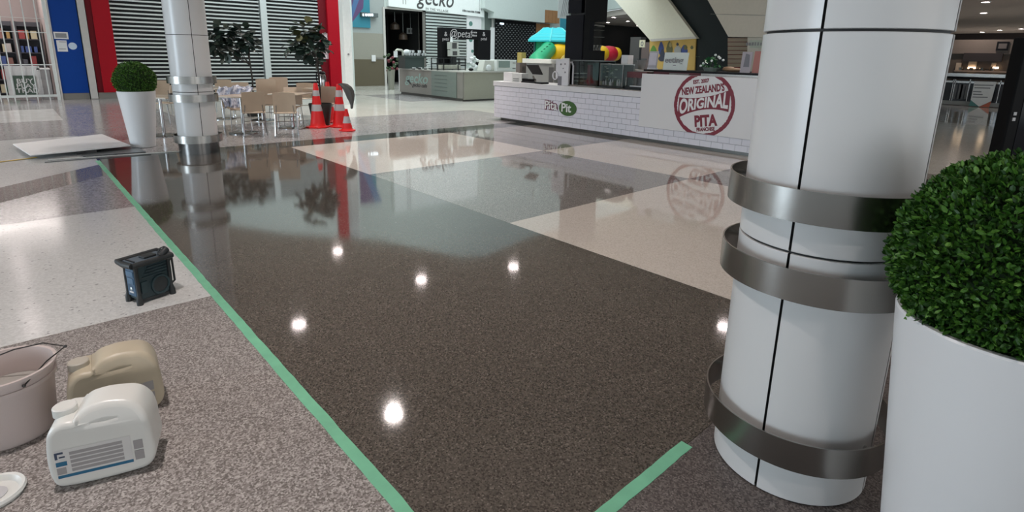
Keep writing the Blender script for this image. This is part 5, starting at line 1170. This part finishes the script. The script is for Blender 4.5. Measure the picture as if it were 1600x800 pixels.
# ================================================================== escalators seen from below, and what stands under them
xE = 17.5
es = thing('escalator', 'cream underside of an escalator sloping down to the right over the parrot picture', 'escalator')
def ext(pts, x, th, name, m, par): 
    q = [P(px_, py, x=x) for px_, py in pts]
    for p in q: p.z = min(p.z, 4.18)
    return part(G().slab([(x, p.y, p.z) for p in q], (th, 0, 0)), name, m, par)
ext([(945, -20), (1017, 64.5), (1088, 60), (1028.7, -20)], xE, .2, 'underside_panel', cream, es)
ext([(1017.5, 64.8), (1088, 60.2), (1087, 57.5), (1016, 61)], xE-.03, .03, 'edge_trim', stripw, es)
es2 = thing('escalator', 'dark side of the escalator between the two cream panels', 'escalator')
ext([(1030.8, -20), (1090, 59.5), (1086, 110), (1142, 112), (1138.5, 57), (1093.4, -20)], xE+.27, 1.0, 'dark_side', mat('escalator_dark', (.012, .018, .019), .4, spec=.3), es2)
es3 = thing('escalator', 'cream panel above the brown shutter, right of the dark escalator side', 'escalator')
ext([(1094.5, -20), (1138, 57.5), (1205, 58.5), (1205, -20)], xE-.1, .3, 'panel', mat('beige_panel', (.62, .57, .48), .55), es3)
ext([(1110, 22.2), (1205, 24.5), (1205, 24), (1110, 21.7)], xE-.11, .01, 'panel_joint', greyp, es3)
pp = thing('parrot_picture', 'yellow hoarding printed with perched parrots under the cream escalator', 'hoarding')
ext([(1015, 62), (1087, 60.5), (1085, 112), (1014, 112)], xE+.2, .06, 'board', mat('print_yellow', (.60, .40, .11), .5, 0, .15, 3), pp)
def blob(cx_, cy_, w_, h_, m, lean=0, k=0, dx=.0):
    pts = []; 
    for a in range(16):
        t_ = 2*pi*a/16; yy = sin(t_); ww = w_*(1-.45*max(0, -yy)) ; pts.append((cx_+ww*cos(t_)+lean*(-yy)*h_, cy_+h_*yy))
    return ext(pts[::-1], xE+.19-k*.006-dx, .004, 'parrot_print', m, pp)
pgreen = mat('print_green', (.10, .26, .04), .5); pblue = mat('print_blue', (.04, .07, .25), .5); poliv = mat('print_olive', (.12, .12, .05), .5); pgrey = mat('print_grey', (.38, .38, .36), .5); pdark = mat('print_dark', (.04, .05, .08), .5)
blob(1021, 79, 5, 8, pgreen); blob(1033, 76, 4.5, 11, pblue); blob(1035, 85, 4, 9, pdark, k=1); blob(1046, 76, 5, 12, poliv); blob(1047.5, 70, 2.5, 4, mat('print_beak', (.35, .28, .12), .5), k=1); blob(1059, 78, 6, 7, pgrey); blob(1058.5, 69, 2, 2.5, pdark, k=1); blob(1069, 79, 5.5, 9, pblue); blob(1071, 74, 3, 4, poliv, k=1); blob(1081, 74, 2.4, 3, poliv)
for k in range(3): blob(1022+k*12, 92-k, 5.5, 5, pdark, k=2)
rs = thing('roller_shutter', 'brown horizontal slat shutter under the right cream escalator panel', 'shutter')
brs = mat('brown_slat', (.27, .21, .15), .5); 
for k in range(7): ext([(1137, 59.5+k*6.6), (1169, 59.5+k*6.6), (1169, 65.2+k*6.6), (1137, 65.2+k*6.6)], xE+.1, .04, 'slat', brs, rs)
ext([(1137, 59), (1169, 59), (1169, 112), (1137, 112)], xE+.16, .04, 'backing', maroon, rs)
wn = thing('wall_notice', 'cream wall with pale green script sign beside the brown shutter', 'sign')
ext([(1168, 58.5), (1205, 58.5), (1205, 112), (1167, 112)], xE, .05, 'panel', mat('cream_wall_panel', (.55, .52, .45), .5), wn)
ext([(1171.5, 63), (1205, 63), (1205, 75), (1171.5, 75)], xE-.02, .015, 'sign_face', mat('sign_pale_green', (.45, .50, .42), .5), wn)
q = P(1181, 68, x=xE-.03); strokes((xE-.022, q.y, q.z), *XF, .62, .12, inkg, wn, 7)
# dark shops far behind
aw = thing('red_awning', 'dim dark red curved awning in the unlit shops behind the counter', 'awning'); xw = 40
ext([(947, 50), (975, 51), (990, 55), (986, 59), (948, 61)], xw, .5, 'canopy', mat('awning_red', (.10, .004, .008), .6), aw)
dw = mat('far_brown', (.045, .03, .028), .6); 
for (l, r, t_, b, x, m, nm, lb) in ((984, 1000, 58, 96, 27, mat('far_grey_unit', (.075, .068, .065), .5), 'far_unit', 'dark grey upright unit behind the counter left of the menu holder'), (1000, 1014, 66, 96, 24, mat('far_rose_unit', (.11, .08, .075), .5), 'far_unit', 'dim rosy grey unit behind the grey tub')):
    t = thing(nm, lb, 'unit'); a, b_ = P(l, 80, x=x), P(r, 80, x=x); part(G().box(x, a.y, 0, x+.5, b_.y, P((l+r)/2, t_, x=x).z), 'body', m, t); part(G().box(x-.03, a.y-.1, 1.45, x, b_.y+.1, 1.62), 'dark_slot', ink, t)
t = thing('picture_plaque', 'small cream plaque with an oval emblem left of the parrot picture', 'plaque'); a, b_ = P(999, 69, x=20), P(1007.5, 69, x=20)
part(G().box(20, a.y, P(1003, 74, x=20).z, 20.04, b_.y, P(1003, 62.5, x=20).z), 'board', mat('plaque_cream', (.60, .56, .40), .5), t); c_ = P(1003.3, 68.3, x=20)
part(G().lathe([(.05, 0), (.085, 0), (.085, .006), (.05, .006), (.05, 0)], n=20, sx=.8, M=Matrix(((0, 0, -1, 19.998), (-1, 0, 0, c_.y), (0, 1.1, 0, c_.z), (0, 0, 0, 1)))), 'oval_emblem', spd, t); part(G().box(20.0, a.y-.02, 0, 20.04, a.y-.10, P(1003, 74, x=20).z), 'post', blackm, t)
po = thing('face_poster', 'dim mauve printed banner hanging above the far downlights', 'banner'); 
part(G().slab([(31, P(946, 10, x=31).y, P(946, 27, x=31).z), (31, P(984, 10, x=31).y, P(984, 24, x=31).z), (31, P(984, 10, x=31).y, 4.19), (31, P(946, 10, x=31).y, 4.15)], (.05, 0, 0)), 'panel', mat('mauve_print', (.20, .13, .15), .5, 0, .25, 1.2), po)

# ================================================================== right edge: far food counter, hanging poster, totem
xR = 29.3
fc = thing('far_food_counter', 'long dark glass fronted food counter far behind, right of the near column', 'counter')
def xr_(l, r, t_, b, x, th, name, m, par): 
    ya, yb_ = P(l, (t_+b)/2, x=x).y, P(r, (t_+b)/2, x=x).y; mx_ = (l+r)/2; return part(G().box(x, ya, P(mx_, b, x=x).z, x+th, yb_, P(mx_, t_, x=x).z), name, m, par)
xr_(1440, 1590, 126, 163, xR, .8, 'glass_front', mat('dark_glass_front', (.04, .045, .05), .12), fc)
for l in (1486, 1489, 1512, 1560): xr_(l, l+1.4, 124, 162, xR-.05, .05, 'upright', steel, fc)
xr_(1440, 1590, 159, 165, xR-.08, .08, 'plinth', mat('plinth_grey', (.36, .36, .34), .4), fc); xr_(1440, 1590, 127, 130, xR-.05, .05, 'rail', steel, fc)
xr_(1440, 1590, 120.5, 124, xR-.1, .9, 'counter_edge', black, fc); xr_(1440, 1590, 115, 120, xR+.2, .5, 'top_tray', steel, fc)
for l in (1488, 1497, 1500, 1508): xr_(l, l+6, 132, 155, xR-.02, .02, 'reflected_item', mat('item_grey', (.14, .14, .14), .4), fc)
bs_ = thing('back_shelf', 'brown back wall unit with two warm lit recesses above the far counter', 'shelf'); xb_ = 31.5
xr_(1435, 1600, 62, 84, xb_, .3, 'upper_panel', mat('back_panel_brown', (.13, .10, .08), .5), bs_); xr_(1505, 1566, 83, 96, xb_-.1, .1, 'dark_band', mat('band_brown', (.02, .012, .01), .5), bs_)
xr_(1435, 1600, 84, 128, xb_+.1, .2, 'lower_panel', mat('back_panel_dark', (.07, .05, .035), .5), bs_)
wl = mat('warm_strip_light', (1, .72, .45), .5, emit=5, var=0)
for l, r in ((1512, 1524), (1551, 1560)): xr_(l, r, 104.5, 107.5, xb_-.12, .05, 'strip_light', wl, bs_)
for l, r, t_, b in ((1493, 1501, 98, 112), (1513, 1526, 96, 104), (1549, 1556, 98, 104)): xr_(l, r, t_, b, xb_-.05, .1, 'lit_recess', mat('recess_cream', (.36, .28, .20), .5), bs_)
xr_(1490, 1600, 111, 113, xb_-.3, .3, 'shelf_board', mat('shelf_bronze', (.30, .20, .14), .35, .4), bs_)
for k in range(7): o = part(G().cyl(xb_-.2, P(1502+k*8.2, 110, x=xb_).y, P(1530, 111, x=xb_).z, P(1530, 106, x=xb_).z-.05*(k % 2), .06, .08, 10), 'container', steel, None); tag(o, ORD[k]+' of the small steel containers on the shelf above the far counter', 'container', 'steel containers on the far shelf')
o = thing('wall_frame', 'dark framed picture high on the brown wall beside the totem', 'picture'); xr_(1557, 1576, 65, 79, xb_-.05, .05, 'frame', black, o); xr_(1560, 1573, 68, 76, xb_-.06, .01, 'print', mat('picture_grey', (.10, .08, .07), .4), o)
# white poster with a pointed lower edge
hp_ = thing('hanging_poster', 'white printed poster with pointed foot flanked by teal and orange triangles', 'poster'); xp = 29.0
def pt(px_, py): return P(px_, py, x=xp)
def psl(pts, off, th, name, m): return part(G().slab([(xp-off, pt(*p).y, pt(*p).z) for p in pts], (th, 0, 0)), name, m, hp_)
psl([(1523, 127), (1557, 128), (1549, 158), (1530, 166.5), (1517, 156)], .05, .05, 'sheet', mat('poster_paper', (.86, .86, .84), .5))
psl([(1517, 156.5), (1530, 166.6), (1514, 165)], .05, .05, 'teal_triangle', mat('poster_teal', (.10, .28, .26), .5)); psl([(1549, 158.5), (1530.3, 166.8), (1545.5, 167.5)], .05, .05, 'orange_triangle', mat('poster_orange', (.62, .16, .09), .5))
for k, (l, r) in enumerate(((1523, 1553), (1523, 1548), (1521, 1534), (1521, 1536), (1520, 1544))): y = 132+k*4.3+(1.5 if k > 1 else 0); psl([(l, y), (r, y+.6), (r-.4, y+2.2), (l-.4, y+1.6)], .055, .004, 'print_line', inkg)
part(G().box(xp, pt(1532, 160).y-.02, 0, xp+.04, pt(1532, 160).y+.02, 1.0), 'stand', blackm, hp_)
# tall black totem
tt = thing('information_totem', 'tall glossy black information totem at the right edge behind the near planter', 'totem')
c_ = D(1584, 150, 5.0); zt_ = 1.86; ang = math.atan2(FW[1], FW[0])
tt.location = (c_.x, c_.y, 0); tt.rotation_euler = (0, 0, ang-pi/2)
part(G().box(0, 0, 0, .9, .14, zt_), 'casing', mat('totem_black', (.003, .003, .0035), .4, spec=.08), tt, bevel=.012)
part(G().box(.10, -.004, .12, .86, .0, zt_-.06), 'glass_face', mat('totem_glass', (.005, .0055, .008), .08, spec=.12), tt)
part(G().box(.035, -.006, 1.17, .06, 0, 1.20).box(.035, -.006, 1.12, .06, 0, 1.15), 'small_mark', mat('mark_white', (.5, .5, .5), .5), tt)
part(G().box(.22, -.0055, .75, .80, -.004, 1.35), 'reflection_patch', mat('reflection_maroon', (.045, .006, .012), .2), tt)  # reddish reflection painted on the glass as a maroon patch
# ceiling beam over the far right
struct(G().box(26, -14, 3.98, 26.6, 12, 4.198).build('trim_1', mat('ceiling_beam', (.22, .19, .17), .7)))
